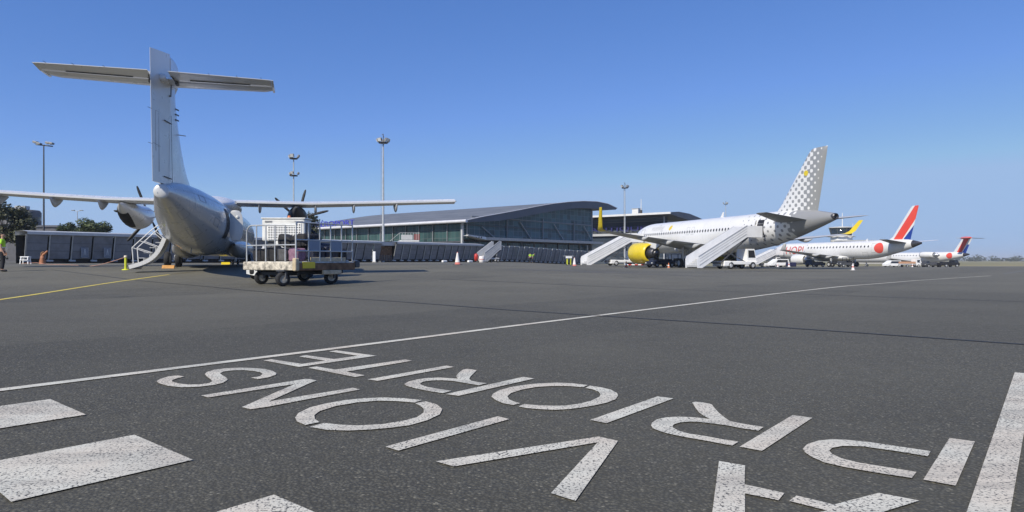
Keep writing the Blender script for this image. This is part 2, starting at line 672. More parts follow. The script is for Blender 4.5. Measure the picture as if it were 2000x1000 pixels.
# dry grass
m = newmat('drygrass')
b = bsdf(m)
co = objco(m)
g1 = nz(m, co, 0.02, 5, 0.6)
g2 = nz(m, co, 0.6, 5, 0.7)
c = mixc(m, ramp(m, g1, .4, .62), (0.20, 0.185, 0.09), (0.30, 0.25, 0.13))
c = mixc(m, ramp(m, g2, .4, .7, 0, .5), c, (0.11, 0.13, 0.05))
lk(m, c, b.inputs['Base Color'])
b.inputs['Roughness'].default_value = 0.95

# foliage
def leafmat(name, a, bcol):
    m = newmat(name)
    b = bsdf(m)
    co = objco(m)
    c = mixc(m, ramp(m, nz(m, co, 0.9, 4), .35, .65), a, bcol)
    lk(m, c, b.inputs['Base Color'])
    b.inputs['Roughness'].default_value = 0.6
    b.inputs['Transmission Weight'].default_value = 0.0
    b.inputs['Subsurface Weight'].default_value = 0.0


leafmat('leafdark', (0.026, 0.034, 0.015), (0.070, 0.074, 0.030))
leafmat('leafgreen', (0.030, 0.050, 0.016), (0.085, 0.115, 0.035))
leafmat('leaffar', (0.030, 0.040, 0.022), (0.055, 0.065, 0.035))

# ------------------------------------------------------------------ ground sheets
def sheet(xs, ys, dz):
    mb = MB()
    mb.grid([[(x, y, zt(x, y) + dz) for x in xs] for y in ys])
    return mb


xs = [-420, -300, -220, -160, -120, -95] + list(range(-80, 61)) + [66, 74, 84, 96, 110, 130, 155, 185, 220, 270, 330, 420]
ys = [-60, -40, -25, -15, -9] + list(range(-5, 131)) + list(range(134, 206, 4))
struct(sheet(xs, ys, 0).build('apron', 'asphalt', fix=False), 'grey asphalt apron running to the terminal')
xs = [-6000, -3000, -1500, -800, -421] + list(range(-400, 421, 10)) + [421, 800, 1500, 3000, 6000]
ys = [-3000, -1000, -300, -60] + list(range(-50, 400, 10)) + [500, 700, 1000, 1600, 2500, 4000, 8000]
gf = MB()
gf.grid([[(x, y, zt(x, y) - (0.6 if abs(x) < 405 and -55 < y < 190 else 0.06)) for x in xs] for y in ys])
struct(gf.build('grass_field', 'drygrass', fix=False), 'dry grass field beyond the apron')


def up(p, d=0.006):
    return Vector((p.x, p.y, zt(p.x, p.y) + d))


def strip(pts, width, d=0.006, step=1.0):
    """painted strip along ground points"""
    P = [pts[0]]
    for a, b in zip(pts, pts[1:]):
        n = max(1, int((b - a).length / step))
        P += [a.lerp(b, (i + 1) / n) for i in range(n)]
    rows = []
    for i, p in enumerate(P):
        t = P[min(i + 1, len(P) - 1)] - P[max(i - 1, 0)]
        nn = Vector((-t.y, t.x, 0)).normalized() * width / 2
        rows.append([up(p + nn, d), up(p - nn, d)])
    return MB().grid(rows, False)


LET = {
 'P stem': [(1854.5, 857.5), (1904, 864.4), (1866.5, 951.4), (1803.5, 939.4)],
 'P bowl': [(1817.6, 883.6), (1760, 874.9), (1700, 865.9), (1655, 861.4), (1625, 859.9), (1598, 862.9), (1577, 869.5), (1568, 878.5), (1572.5, 886), (1586, 895), (1610, 905.5), (1649, 914.5), (1700, 923.5), (1742, 930.4), (1781, 936.1), (1790, 924.4), (1730, 914.5), (1679, 906.4), (1643, 897.4), (1625, 889), (1619.6, 882.4), (1625, 877), (1646, 873.1), (1685, 874), (1745, 882.4), (1812.5, 893.5)],
 'R stem': [(1547.9, 812.6), (1586.6, 818), (1488.5, 882.8), (1444.4, 874.8)],
 'R bowl': [(1491.2, 836), (1457, 830.7), (1425.5, 824.4), (1415.6, 817.6), (1403, 807.2), (1394, 796.9), (1390.4, 791.5), (1374.2, 787.9), (1358, 786.3), (1352, 787.9), (1358, 797.8), (1365.2, 807.2), (1374.2, 814), (1386.8, 820.3), (1365.2, 818), (1343.6, 816.3), (1322, 815.8), (1300.4, 817.2), (1282.4, 821.2), (1273.4, 827.5), (1271.6, 832.9), (1275.2, 838.3), (1286, 843.2), (1304, 848.6), (1331, 854.5), (1367, 860.8), (1403, 867.5), (1430, 872.5), (1442.6, 864.8), (1412, 860.3), (1376, 853.6), (1343.6, 848.6), (1325.6, 843.2), (1314.8, 837.4), (1313.4, 833.8), (1317.5, 830.2), (1329.2, 827), (1347.2, 825.3), (1365.2, 826.1), (1394, 829.3), (1421, 832.9), (1448, 838.3), (1481.3, 843.2)],
 'I one': [(1152.9, 822), (1184.4, 828.4), (1315.7, 779.8), (1284.2, 775.8)],
 'O one a': [(1002.8, 792.9), (982, 789.2), (967.6, 782.8), (959.9, 776.4), (962.8, 770.8), (975.6, 763.6), (998, 757.5), (1022, 753.5), (1049.2, 750.5), (1087.6, 748.9), (1118, 750), (1147.6, 753.7), (1138.8, 757.7), (1110, 755.6), (1078, 755.3), (1046, 757.5), (1018.8, 762.5), (998, 769.2), (990.8, 775.6), (994.8, 782), (1004.4, 786.3), (1016.4, 789.2)],
 'O one b': [(1143.6, 759.1), (1152.4, 754.8), (1174, 758), (1193.2, 762.8), (1205.2, 769.2), (1207.1, 774), (1202.8, 781.2), (1186.8, 787.6), (1162.8, 793.2), (1134, 798), (1110, 800.9), (1082.8, 802.3), (1054, 800.9), (1030, 799.1), (1012.4, 795.6), (1024.4, 790.8), (1046, 792.9), (1078, 794.3), (1106.8, 793.7), (1134, 789.7), (1156.4, 783.6), (1170.8, 776.4), (1173.2, 771.9), (1169.2, 766.8), (1158, 762)],
 'R two stem': [(1021.6, 737.5), (1044, 740.7), (895.2, 774.8), (871.2, 771.3)],
 'R two bowl': [(951.2, 750), (933.6, 747.9), (920.8, 745.2), (916.3, 741.5), (919.2, 736.4), (925.6, 730), (931.2, 724.4), (912.8, 721.7), (904, 723.3), (895.2, 730), (890.7, 736.4), (894.4, 741.2), (876, 739.9), (856.8, 738.8), (832.8, 739.9), (813.6, 742.8), (797.6, 746.8), (789.6, 751.6), (794.4, 755.3), (812, 760.1), (836, 765.2), (864.8, 769.5), (881.6, 764.9), (856.8, 761.2), (834.4, 757.2), (823.2, 753.2), (820.3, 750.5), (826.4, 746.8), (844, 744.4), (863.2, 744.1), (885.6, 745.5), (908, 749.5), (935.2, 754)],
 'I two': [(717.9, 742.4), (737.6, 745.3), (887.2, 718), (872, 715.3)],
 'T': [(602.4, 719.7), (617.6, 717.1), (655, 723.2), (792, 703.2), (804.8, 705.9), (676, 727.3), (712.8, 734.4), (693.6, 737.9)],
 'E': [(514.4, 705.1), (530.4, 702.9), (589.6, 712), (634.4, 705.6), (584.3, 697.6), (596.8, 694.9), (652.8, 702.4), (699.2, 696), (642.9, 687.5), (656.8, 685.3), (735.2, 696), (584, 717.9)],
 'S': [(360, 736.8), (346.4, 734.7), (328.8, 736.8), (312.8, 741.6), (305.6, 745.9), (311.2, 750.4), (328.8, 755.2), (356, 757.9), (388, 756.8), (418.4, 753.3), (436, 748.8), (444.8, 743.2), (442.4, 739.2), (434.4, 734.4), (429.6, 730.4), (436, 727.2), (453.6, 724.8), (476, 724.2), (496.8, 726.1), (509.6, 728.8), (512.8, 732), (508, 736.3), (490.4, 739.2), (503.2, 741.8), (524, 738.4), (538.4, 733.6), (540, 729.9), (532, 725.6), (516, 721.9), (492, 720), (468, 719.5), (440.8, 720.5), (418.4, 723.5), (404, 728), (400, 732), (404, 736.8), (412, 742.4), (414.4, 746.4), (408.8, 749.6), (389.6, 752.3), (367.2, 752.5), (348, 750.4), (336.8, 746.9), (336, 744), (344.8, 740.5)],
 'N': [(392.5, 774.1), (596, 741.6), (605, 741.9), (618.4, 744.5), (600, 752), (524.8, 785.9), (599.2, 773.6), (689.6, 758.9), (703.2, 762.4), (612, 779.2), (524, 796), (488.8, 801.1), (472.5, 796.8), (576, 751.5), (406.4, 777.9)],
 'O two a': [(596.3, 832), (580, 825), (576.3, 817.5), (582.5, 808.8), (605, 797.5), (637.5, 789.5), (675, 783), (712.5, 779.3), (750, 778), (787.5, 779.5), (823.8, 783), (810, 788), (775, 785), (737.5, 784.3), (695, 788), (655, 795), (625, 804.5), (613.8, 812.5), (615, 820), (623.8, 826.3)],
 'O two b': [(811.3, 789.3), (831.3, 785.5), (852.5, 791.3), (863.8, 800.5), (858.8, 811.3), (835, 822.5), (800, 832.5), (762.5, 837.5), (725, 840.8), (680, 843), (640, 841.8), (605, 835.8), (633.8, 828), (662.5, 831.3), (700, 833), (750, 830), (787.5, 823.8), (815, 816.3), (827.5, 807.5), (827.5, 800), (820, 793.8)],
 'I three': [(753, 874.4), (778, 882.4), (995, 820.6), (972, 815)],
 'V': [(851, 903.6), (1169.2, 854.8), (1207.1, 863.3), (1124, 981), (1076, 966), (1167.6, 866), (887, 913.4)],
 'A one': [(1404.3, 902.7), (1455.2, 911.7), (1454.4, 948.8), (1532, 965.6), (1520.8, 980), (1455, 966.4), (1455, 1034), (1380, 1090)],
 'A two': [(1541.5, 981.3), (1555.5, 970.8), (1629, 988.3), (1716.5, 965.5), (1795.3, 980.6), (1440, 1093), (1390, 1088), (1457, 1036), (1615, 1000)],
}
words_ = {'P': ['P stem', 'P bowl'], 'R': ['R stem', 'R bowl'], 'I': ['I one'], 'O': ['O one a', 'O one b'], 'R2': ['R two stem', 'R two bowl'],
          'I2': ['I two'], 'T': ['T'], 'E': ['E'], 'S': ['S'], 'N': ['N'], 'O2': ['O two a', 'O two b'], 'I3': ['I three'], 'V': ['V'], 'A': ['A one', 'A two']}
for k, parts in words_.items():
    mb = MB()
    for nme in parts:
        pts = [up(gp(*p)) for p in LET[nme]]
        mb.add(pts, [tuple(t) for t in tessellate_polygon([[Vector((p.x, p.y, 0)) for p in pts]])])
    o = mb.build('painted_letter', 'wornline', fix=False)
    struct(o)
    for p in o.data.polygons:
        if p.normal.z < 0:
            p.flip()
    o.data.update()

# zebra stripes at the left edge
A2, B2, C2 = gp(262.7, 851.2), gp(376.7, 900.4), gp(21.6, 983)
L2 = C2 - B2
A1, B1 = gp(98.4, 781.1), gp(168, 811.6)
A3 = gp(535, 969)
B3 = A3 + (B2 - A2)
for (a, b_) in ((A1, B1), (A2, B2), (A3, B3)):
    n = 6
    mb = MB().grid([[up(a + L2 * i / n), up(b_ + L2 * i / n)] for i in range(n + 1)], False)
    struct(mb.build('painted_stripe', 'wornline'))
# white edge line, bend, far bits, wide line at the right
struct(strip([gp(-220, 790), gp(0, 762.8), gp(300, 725.4), gp(620, 685.6), gp(1000, 637.4), gp(1500, 575.7), gp(1655, 558.7), gp(1787, 548.2), gp(1935, 538.7)], 0.115).build('painted_line', 'whiteline'))
struct(strip([gp(1960, 534.5), gp(2040, 524)], 0.2).build('painted_line', 'faintline'))
a, b_ = gp(1982, 728.5), gp(1889, 1000)
d = (b_ - a).normalized()
nn = Vector((d.y, -d.x, 0)) * -0.12
mb = MB().grid([[up(a + d * t), up(a + d * t + nn)] for t in (0, 0.5, 1, 1.5, 2, 2.5, 3, 3.5, 4, 4.5, 5)], False)
struct(mb.build('painted_line', 'wornline'))
ylp = [(-120, 604.5), (0, 585.4), (200, 554), (330, 536.5)]
yl_ = []
for (a, b_) in zip(ylp, ylp[1:]):
    yl_ += [gp(a[0] + (b_[0] - a[0]) * i / 8, a[1] + (b_[1] - a[1]) * i / 8) for i in range(8)]
yl_ += [gp(330, 536.5)]
for _ in range(12):
    yl_ = [yl_[0]] + [(p + q * 2 + r) / 4 for p, q, r in zip(yl_, yl_[1:], yl_[2:])] + [yl_[-1]]
struct(strip(yl_, 0.14).build('painted_line', 'yellowline'))
struct(strip([gp(330, 536.5), gp(420, 526)], 0.14).build('painted_line', 'faintyellow'))
# tar seams and pale repair strips
seams = [[(100, 527), (200, 539), (280, 549), (400, 559.4), (800, 591), (1000, 606.3), (1500, 638.3), (2000, 673.3), (2100, 681)],
         [(860, 545), (1000, 551.3), (1500, 571.8), (1640, 577.5), (2000, 589.5), (2080, 592)]]
for s_ in seams:
    struct(strip([gp(*p) for p in s_], 0.055).build('tar_seam', 'tar'))
for s_, wd in (([(1130, 531.3), (1425, 541.3)], 0.3), ([(1515, 544.5), (1625, 548.7)], 0.22), ([(1000, 527), (1240, 533)], 0.4)):
    struct(strip([gp(*p) for p in s_], wd).build('repair_strip', 'faintline'))
struct(strip([gp(1480, 529.8), gp(1720, 531)], 0.35).build('tar_seam', 'tar'))
# ------------------------------------------------------------------ aircraft helpers (local: y forward from the tail end, x right)
class Fus:
    def __init__(s, secs):
        s.S = secs      # (y, zc, rx, rz)

    def ev(s, y):
        S = s.S
        if y <= S[0][0]:
            return S[0][1:]
        for i in range(len(S) - 1):
            if y <= S[i + 1][0]:
                h = S[i + 1][0] - S[i][0]
                t = (y - S[i][0]) / h
                out = []
                for k in (1, 2, 3):
                    p0, p1 = S[i][k], S[i + 1][k]
                    m0 = (p1 - S[i - 1][k]) / (S[i + 1][0] - S[i - 1][0]) if i > 0 else (p1 - p0) / h
                    m1 = (S[i + 2][k] - p0) / (S[i + 2][0] - S[i][0]) if i + 2 < len(S) else (p1 - p0) / h
                    if abs(p1 - p0) < 1e-6:
                        m0 = m1 = 0
                    t2, t3 = t * t, t * t * t
                    out.append((2 * t3 - 3 * t2 + 1) * p0 + (t3 - 2 * t2 + t) * h * m0 + (-2 * t3 + 3 * t2) * p1 + (t3 - t2) * h * m1)
                return out
        return S[-1][1:]

    def P(s, y, th, off=0.0):
        zc, rx, rz = s.ev(y)
        return Vector(((rx + off) * math.sin(th), y, zc + (rz + off) * math.cos(th)))

    def skin(s, mb, y0, y1, dy=0.35, n=44):
        c = max(2, int((y1 - y0) / dy))
        ys_ = [y0 + (y1 - y0) * i / c for i in range(c + 1)]
        mb.grid([[s.P(y, 2 * PI * k / n) for k in range(n + 1)] for y in ys_])
        return mb

    def th_at(s, y, z, side):
        zc, rx, rz = s.ev(y)
        return side * math.acos(max(-0.99, min(0.99, (z - zc) / rz)))

    def patch(s, mb, y0, y1, z0, z1, side=-1, off=0.012, n=4, round_=False):
        """plate lying on the skin"""
        rows = []
        for j in range(n + 1):
            z = z0 + (z1 - z0) * j / n
            k = abs(2 * j / n - 1)
            ins = (1 - math.sqrt(max(0, 1 - (k * .95) ** 2))) * abs(y1 - y0) * .5 if round_ else 0
            rows.append([s.P(a, s.th_at(a, z, side), off) for a in (y0 + ins, (y0 + y1) / 2, y1 - ins)])
        mb.grid(rows, False)
        return mb

    def disc(s, mb, yc, zc, r, side=-1, off=0.012, n=28):
        rows = []
        for i in range(7):
            q = r * i / 6 + 0.0005
            rows.append([s.P(yc + q * math.cos(a), s.th_at(yc + q * math.cos(a), zc + q * math.sin(a), side), off)
                         for a in (2 * PI * k / n for k in range(n + 1))])
        mb.grid(rows, False)
        return mb

    def text(s, body, size, y_start, zb, side=-1, off=0.015, cut=0.12):
        """lettering laid on the skin; reads from the left side of the aircraft"""
        vs, fs = text_mesh(body, size)
        bm = bmesh.new()
        bv = [bm.verts.new(v) for v in vs]
        for f in fs:
            try:
                bm.faces.new([bv[i] for i in f])
            except ValueError:
                pass
        z = -0.2 * size
        while z < size:
            g = bm.verts[:] + bm.edges[:] + bm.faces[:]
            bmesh.ops.bisect_plane(bm, geom=g, plane_co=(0, z, 0), plane_no=(0, 1, 0))
            z += cut
        for v in bm.verts:
            y = y_start - v.co.x if side < 0 else y_start + v.co.x
            v.co = s.P(y, s.th_at(y, zb + v.co.y, side), off)
        mb = MB()
        mb.bm(bm)
        return mb


NACA = [0, .02, .07, .16, .3, .48, .7, 1.0]


def half_t(c):
    return max(0.004, 5 * (.2969 * math.sqrt(c) - .126 * c - .3516 * c * c + .2843 * c ** 3 - .1036 * c ** 4))


def foil(mb, stations, vertical=False, c0=0.0, c1=1.0, caps=True):
    """stations: (span pos, y leading edge, y trailing edge, height, thickness ratio)"""
    cs = [c0 + (c1 - c0) * c for c in NACA]
    rows = []
    for (x, yl, yt, z, t) in stations:
        ch = yl - yt
        ring = []
        for c in reversed(cs):
            ring.append((yl - c * ch, half_t(c) * t * ch))
        for c in cs[1:] if c0 == 0 else cs:
            ring.append((yl - c * ch, -half_t(c) * t * ch))
        row = []
        for (y, o) in ring:
            row.append((z + o, y, x) if vertical else (x, y, z + o))
        row.append(row[0])
        rows.append(row)
    mb.grid(rows, True)
    if caps:
        mb.poly([Vector(p) for p in rows[0][:-1]])
        mb.poly([Vector(p) for p in rows[-1][:-1]])
    return mb


def wheel(parent, p, r, w, ax=(1, 0, 0), name='wheel', rim='lightgrey'):
    ax = Vector(ax).normalized()
    mb = MB()
    mb.lathe([(-w / 2, r * .55), (-w / 2, r * .84), (-w * .38, r * .96), (-w * .2, r), (w * .2, r), (w * .38, r * .96), (w / 2, r * .84), (w / 2, r * .55)], p, ax, 22)
    o = mb.build(name, 'rubber', parent)
    mb = MB()
    mb.lathe([(-w * .40, 0), (-w * .43, r * .3), (-w * .36, r * .45), (-w * .47, r * .58), (w * .47, r * .58), (w * .36, r * .45), (w * .43, r * .3), (w * .40, 0)], p, ax, 18)
    mb.build('rim', rim, o)
    return o


def fairing(parent, x, y0, y1, z, dep, wd, mat):
    secs = [(y0, z, .01, .01), (y0 + (y1 - y0) * .35, z - dep * .45, wd, dep * .5), (y0 + (y1 - y0) * .7, z - dep * .25, wd * .8, dep * .4), (y1, z, .01, .02)]
    fu = Fus(secs)
    mb = MB()
    mb.grid([[fu.P(y0 + (y1 - y0) * i / 12, 2 * PI * k / 10) + Vector((x, 0, 0)) for k in range(11)] for i in range(13)])
    return mb.build('flap_fairing', mat, parent)


def plane_pos(px, D, psi, base=None):
    X = (px - 1000) / F * D
    return Vector((X, D, zt(X, D) if base is None else base))


def blade(parent, hub, ang, rad, mat):
    """one propeller blade, twisted and tapering"""
    hub = Vector(hub)
    d = Vector((math.cos(ang), 0, math.sin(ang)))
    c = Vector((-math.sin(ang), 0, math.cos(ang)))
    rows = []
    for t, ch, tw in ((.09, .09, 60), (.2, .12, 52), (.4, .18, 42), (.62, .205, 33), (.82, .19, 27), (.95, .14, 24), (1.0, .06, 23)):
        a = R(tw)
        w_ = c * math.cos(a) + Vector((0, 1, 0)) * math.sin(a)
        n_ = w_.cross(d)
        sw = -0.10 * t * t
        p = hub + d * rad * t + c * sw
        rows.append([p + w_ * ch * .5, p + n_ * .025, p - w_ * ch * .5, p - n_ * .025, p + w_ * ch * .5])
    mb = MB().grid(rows, True)
    return mb.build('blade', mat, parent)


# ------------------------------------------------------------------ twin turboprop, seen from behind
PSI = R(17.2)
TP = thing('turboprop_airliner', 'silver white twin propeller airliner with T tail and airstair lowered', 'airliner', (-12.25, 23.0, 0.50), PSI)
fu = Fus([(0, 2.80, .25, .25), (.5, 2.79, .34, .33), (1.2, 2.74, .48, .50), (2.6, 2.60, .76, .80), (4.5, 2.38, 1.10, 1.10), (6.5, 2.18, 1.33, 1.32), (8.5, 2.07, 1.43, 1.42),
          (10.5, 2.05, 1.43, 1.43), (21.5, 2.05, 1.43, 1.43), (23.3, 2.02, 1.35, 1.34), (24.8, 1.93, 1.13, 1.12), (25.8, 1.82, .82, .82), (26.5, 1.72, .45, .45), (26.8, 1.68, .05, .05)])
fu.skin(MB(), 0.0, 26.8, .3, 56).build('fuselage', 'fuselagegrey', TP)
mb = MB().lathe([(0.012, .256), (-0.03, .252), (-.05, .236), (-.075, .19), (-.09, .10), (-.094, 0)], (0, 0, 2.80), (0, 1, 0), 28)
mb.build('tail_cone_cap', 'silver', TP)
for a in (0.5, 1.8, 3.6):
    MB().box((0.12 * math.cos(a), -0.095, 2.80 + .12 * math.sin(a)), (.015, .012, .03)).build('tail_light', 'steel', TP)
# skin joint bands
for y in (2.45, 5.9, 9.4, 16.2, 20.8):
    mb = MB()
    mb.grid([[fu.P(y + d, 2 * PI * k / 56, 0.003) for k in range(57)] for d in (0, .022)], False)
    mb.build('panel_joint', 'lightgrey', TP)
mb = MB()
mb.grid([[fu.P(.6 + i * .5, R(62 - i * .6) + a, .004) for i in range(23)] for a in (0, .016)], False)
mb.build('panel_joint', 'lightgrey', TP)
for i in range(18):
    y = 8.6 + i * .79
    for sd in (-1, 1):
        fu.patch(MB(), y, y + .28, 2.35, 2.72, sd, .01, 4, True).build('cabin_window', 'cabinglass', TP)
for sd in (-1, 1):
    fu.patch(MB(), 24.4, 25.2, 2.25, 2.62, sd, .012).build('cockpit_window', 'cabinglass', TP)
# fin, rudder
foil(MB(), [(2.95, 8.6, .95, 0, .05), (3.12, 7.4, .95, 0, .056), (3.28, 6.5, .95, 0, .065), (3.5, 5.55, .95, 0, .075), (3.8, 4.75, .94, 0, .085), (4.2, 4.05, .93, 0, .097), (4.8, 3.35, .92, 0, .113), (5.5, 2.75, .9, 0, .128), (6.3, 2.3, .86, 0, .14), (6.85, 2.15, .82, 0, .14), (7.1, 2.1, .8, 0, .13)], True).build('fin', 'silver', TP)
mb = MB()
tp_ = [(.92, 6.9), (.92, 7.85), (1.5, 7.93), (2.1, 7.98), (2.65, 7.98), (3.0, 7.90), (3.2, 7.74), (3.25, 7.5), (3.1, 7.2), (2.4, 6.75)]
mb.hull([(x_, y, z) for (y, z) in ((.92, 6.9), (.92, 7.7), (1.6, 7.8), (2.3, 7.75), (2.6, 7.5), (2.3, 6.95)) for x_ in (-.13, .13)] + [(x_, y, z) for (y, z) in tp_ for x_ in (-.02, .02)])
mb.build('fin_tip', 'silver', TP)
# rudder swung a little to the left
mb = MB()
def rud(z, yh, yt, dx):
    return [(-.005 + .12, yh, z), (.06 - dx * .5, (yh + yt) / 2, z), (-dx + .006, yt, z), (-dx - .006, yt, z), (-.06 - dx * .5, (yh + yt) / 2, z), (-.13, yh, z), (.115, yh, z)]
rr_ = [rud(z, .98 - (z - 3.1) * .03, -.38 + (3.1 - z) * -.0 - (z - 3.1) * .012, .20 + (z - 3.1) * .016) for z in (3.12, 4.0, 5.0, 6.0, 7.05, 7.48)]
for i_, z_ in enumerate((7.85, 7.77, 7.68, 7.68, 7.77, 7.85, 7.85)):
    rr_[-1][i_] = (rr_[-1][i_][0], rr_[-1][i_][1], z_)
mb.grid([[Vector(p) for p in r] for r in rr_], False)
mb.poly([Vector(p) for p in rr_[0][:-1]])
mb.poly([Vector(p) for p in rr_[-1][:-1]])
mb.build('rudder', 'silver', TP)
def rskin(y, z):
    dx = .20 + (z - 3.1) * .016
    t = (.29 - y) / .67
    return ((.06 - .5 * dx) * (1 - t) + (-dx + .006) * t + .004, y, z)
for (ya, za, yb, zb) in ((.1, 3.5, .1, 5.6), (-.12, 4.2, -.12, 5.6), (-.12, 5.6, .1, 5.6), (.2, 5.9, -.3, 5.95), (.2, 4.4, -.3, 4.45)):
    MB().bar(rskin(ya, za), rskin(yb, zb), .012, .012).build('panel_joint', 'midgrey', TP)
for z in (4.4, 5.6, 6.6):
    MB().tube([rskin(-.37, z), (rskin(-.37, z)[0] - .07, -.62, z)], .008, 5).build('static_wick', 'black', TP)
for sd in (-1, 1):
    for x in (1.6, 2.5, 3.3):
        MB().tube([(sd * x, -.5, 6.86), (sd * x, -.75, 6.85)], .008, 5).build('static_wick', 'black', TP)
# access hatches and drain masts under the tail
for (y0, y1, a0, a1) in ((1.6, 2.3, 128, 158), (3.2, 4.4, 140, 165), (4.8, 5.5, 96, 112), (9.9, 10.9, 70, 88), (3.0, 3.7, 60, 76)):
    mb = MB()
    pts_ = [(y0, a0), (y1, a0), (y1, a1), (y0, a1), (y0, a0)]
    for (p, q) in zip(pts_, pts_[1:]):
        mb.tube([fu.P(p[0] + (q[0] - p[0]) * i / 5, R(p[1] + (q[1] - p[1]) * i / 5), .002) for i in range(6)], .007, 4)
    mb.build('hatch_outline', 'midgrey', TP)
for y in (6.2, 8.8):
    MB().bar(fu.P(y, PI), (0, y - .12, fu.P(y, PI).z - .22), .03, .09).build('drain_mast', 'midgrey', TP)
mb = MB()
mb.grid([[fu.P(1.0 + i * .6, R(100) + a, .004) for i in range(22)] for a in (0, .012)], False)
mb.build('panel_joint', 'lightgrey', TP)
mb = MB()
for z in (3.35, 5.35):
    mb.bar((.15, 1.0, z), (.02, .42, z + .03), .02, .03)
mb.bar((.14, .95, 5.65), (.18, .95, 3.2), .012)
mb.build('rudder_hinge', 'darkgrey', TP)
mb = MB()
mb.bar((.135, .98, 6.75), (.135, .93, 6.35), .03, .05).bar((.135, .93, 6.35), (.125, .8, 6.33), .03, .05)
mb.build('hinge_cover', 'darkgrey', TP)
for k in range(3):
    MB().bar((.12, 1.9, 6.1 - k * .2), (.17, 2.25, 6.12 - k * .2), .02, .05).build('vortex_strip', 'darkgrey', TP)
MB().bar((.1, 2.3, 5.2), (.35, 2.6, 5.22), .04, .03).build('antenna', 'lightgrey', TP)
# tailplane
for sd in (-1, 1):
    foil(MB(), [(sd * .12, 1.45, .38, 6.84, .17), (sd * 3.35, 1.18, .22, 6.84, .15), (sd * 3.62, 1.02, .2, 6.84, .10)]).build('tailplane', 'silver', TP)
    mb = MB()
    el = []
    for x, yh, yt in ((.32, .36, -.62), (3.0, .24, -.50), (3.62, .20, -.46)):
        el.append([Vector(p) for p in ((sd * x, yh, 6.915), (sd * x, yh - .2, 6.93), (sd * x, yt, 6.865), (sd * x, yt, 6.845), (sd * x, yh - .2, 6.77), (sd * x, yh, 6.77), (sd * x, yh, 6.915))])
    mb.grid(el, False)
    mb.poly(el[0][:-1])
    mb.poly(el[-1][:-1])
    mb.prism([(sd * 3.63, .2, 6.76), (sd * 3.63, 1.05, 6.77), (sd * 3.63, 1.05, 6.92), (sd * 3.63, -.46, 6.86), (sd * 3.63, -.46, 6.84)], (sd * .07, 0, 0))
    mb.build('elevator', 'silver', TP)
    MB().bar((sd * .9, .1, 6.757), (sd * 2.9, .02, 6.757), .02, .03).build('trim_tab', 'darkgrey', TP)
    mb = MB()
    mb.rbox((sd * .42, .45, 6.72), (.1, .3, .14), .03)
    mb.bar((sd * .42, .3, 6.7), (sd * .36, -.2, 6.8), .03)
    mb.build('actuator', 'darkgrey', TP)
MB().rbox((0, .9, 6.84), (.24, 1.6, .24), .08).build('tail_fairing', 'silver', TP)
# wing
for sd in (-1, 1):
    foil(MB(), [(0, 15.35, 13.25, 3.62, .18), (sd * 4.6, 15.3, 13.25, 3.62, .18), (sd * 9, 14.95, 13.2, 3.78, .16), (sd * 13.2, 14.55, 13.3, 3.96, .14), (sd * 13.5, 14.3, 13.45, 3.98, .09)]).build('wing', 'airwhite', TP)
    mb = MB()
    fl = []
    for x, yh, yt, zf in ((1.2, 13.3, 12.72, 3.52), (5.0, 13.3, 12.72, 3.52), (9.6, 13.27, 12.8, 3.72), (13.3, 13.3, 12.95, 3.90)):
        fl.append([Vector(p) for p in ((sd * x, yh, zf + .17), (sd * x, yt, zf + .05), (sd * x, yt, zf - .03), (sd * x, yh, zf - .12), (sd * x, yh, zf + .17))])
    mb.grid(fl, False)
    mb.poly(fl[0][:-1])
    mb.poly(fl[-1][:-1])
    mb.build('flap', 'airwhite', TP)
    for x in (2.35, 5.3, 7.4, 9.8):
        zf = 3.42 + max(0, x - 5) * .045
        fairing(TP, sd * x, 12.45, 14.4, zf, .46, .075, 'lightgrey')
    # engine nacelle
    na = Fus([(12.4, 3.30, .02, .02), (13.2, 3.12, .30, .30), (14.4, 2.92, .52, .55), (15.8, 2.82, .60, .68), (17.2, 2.90, .58, .66), (18.3, 3.02, .46, .50), (18.9, 3.06, .33, .34)])
    mb = MB()
    mb.grid([[na.P(12.4 + 6.5 * i / 26, 2 * PI * k / 28) + Vector((sd * 4.3, 0, 0)) for k in range(29)] for i in range(27)])
    nac = mb.build('engine_nacelle', 'silver', TP)
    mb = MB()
    mb.grid([[na.P(13.2 + .28 * i, R(-222) + R(17) * k + R(4) * i, .012) + Vector((sd * 4.3, 0, 0)) for k in range(9)] for i in range(8)])  # dark exhaust patch on the nacelle flank
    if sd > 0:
        mb.grid([[na.P(12.42 + .26 * i, 2 * PI * k / 24, .014) + Vector((sd * 4.3, 0, 0)) for k in range(25)] for i in range(9)])  # right nacelle: dark ring round its whole rear end
    mb.build('nacelle_dark_patch', 'black' if sd < 0 else 'darkgrey', nac)
    mb = MB().lathe([(18.85, .33), (19.1, .31), (19.4, .24), (19.65, .12), (19.75, 0)], (sd * 4.3, 0, 3.06), (0, 1, 0), 20)
    pr = mb.build('propeller', 'lightgrey', TP)
    for k in range(6):
        blade(pr, (sd * 4.3, 19.2, 3.06), R(60 * k + (114 if sd < 0 else 80)), 1.96, 'black')
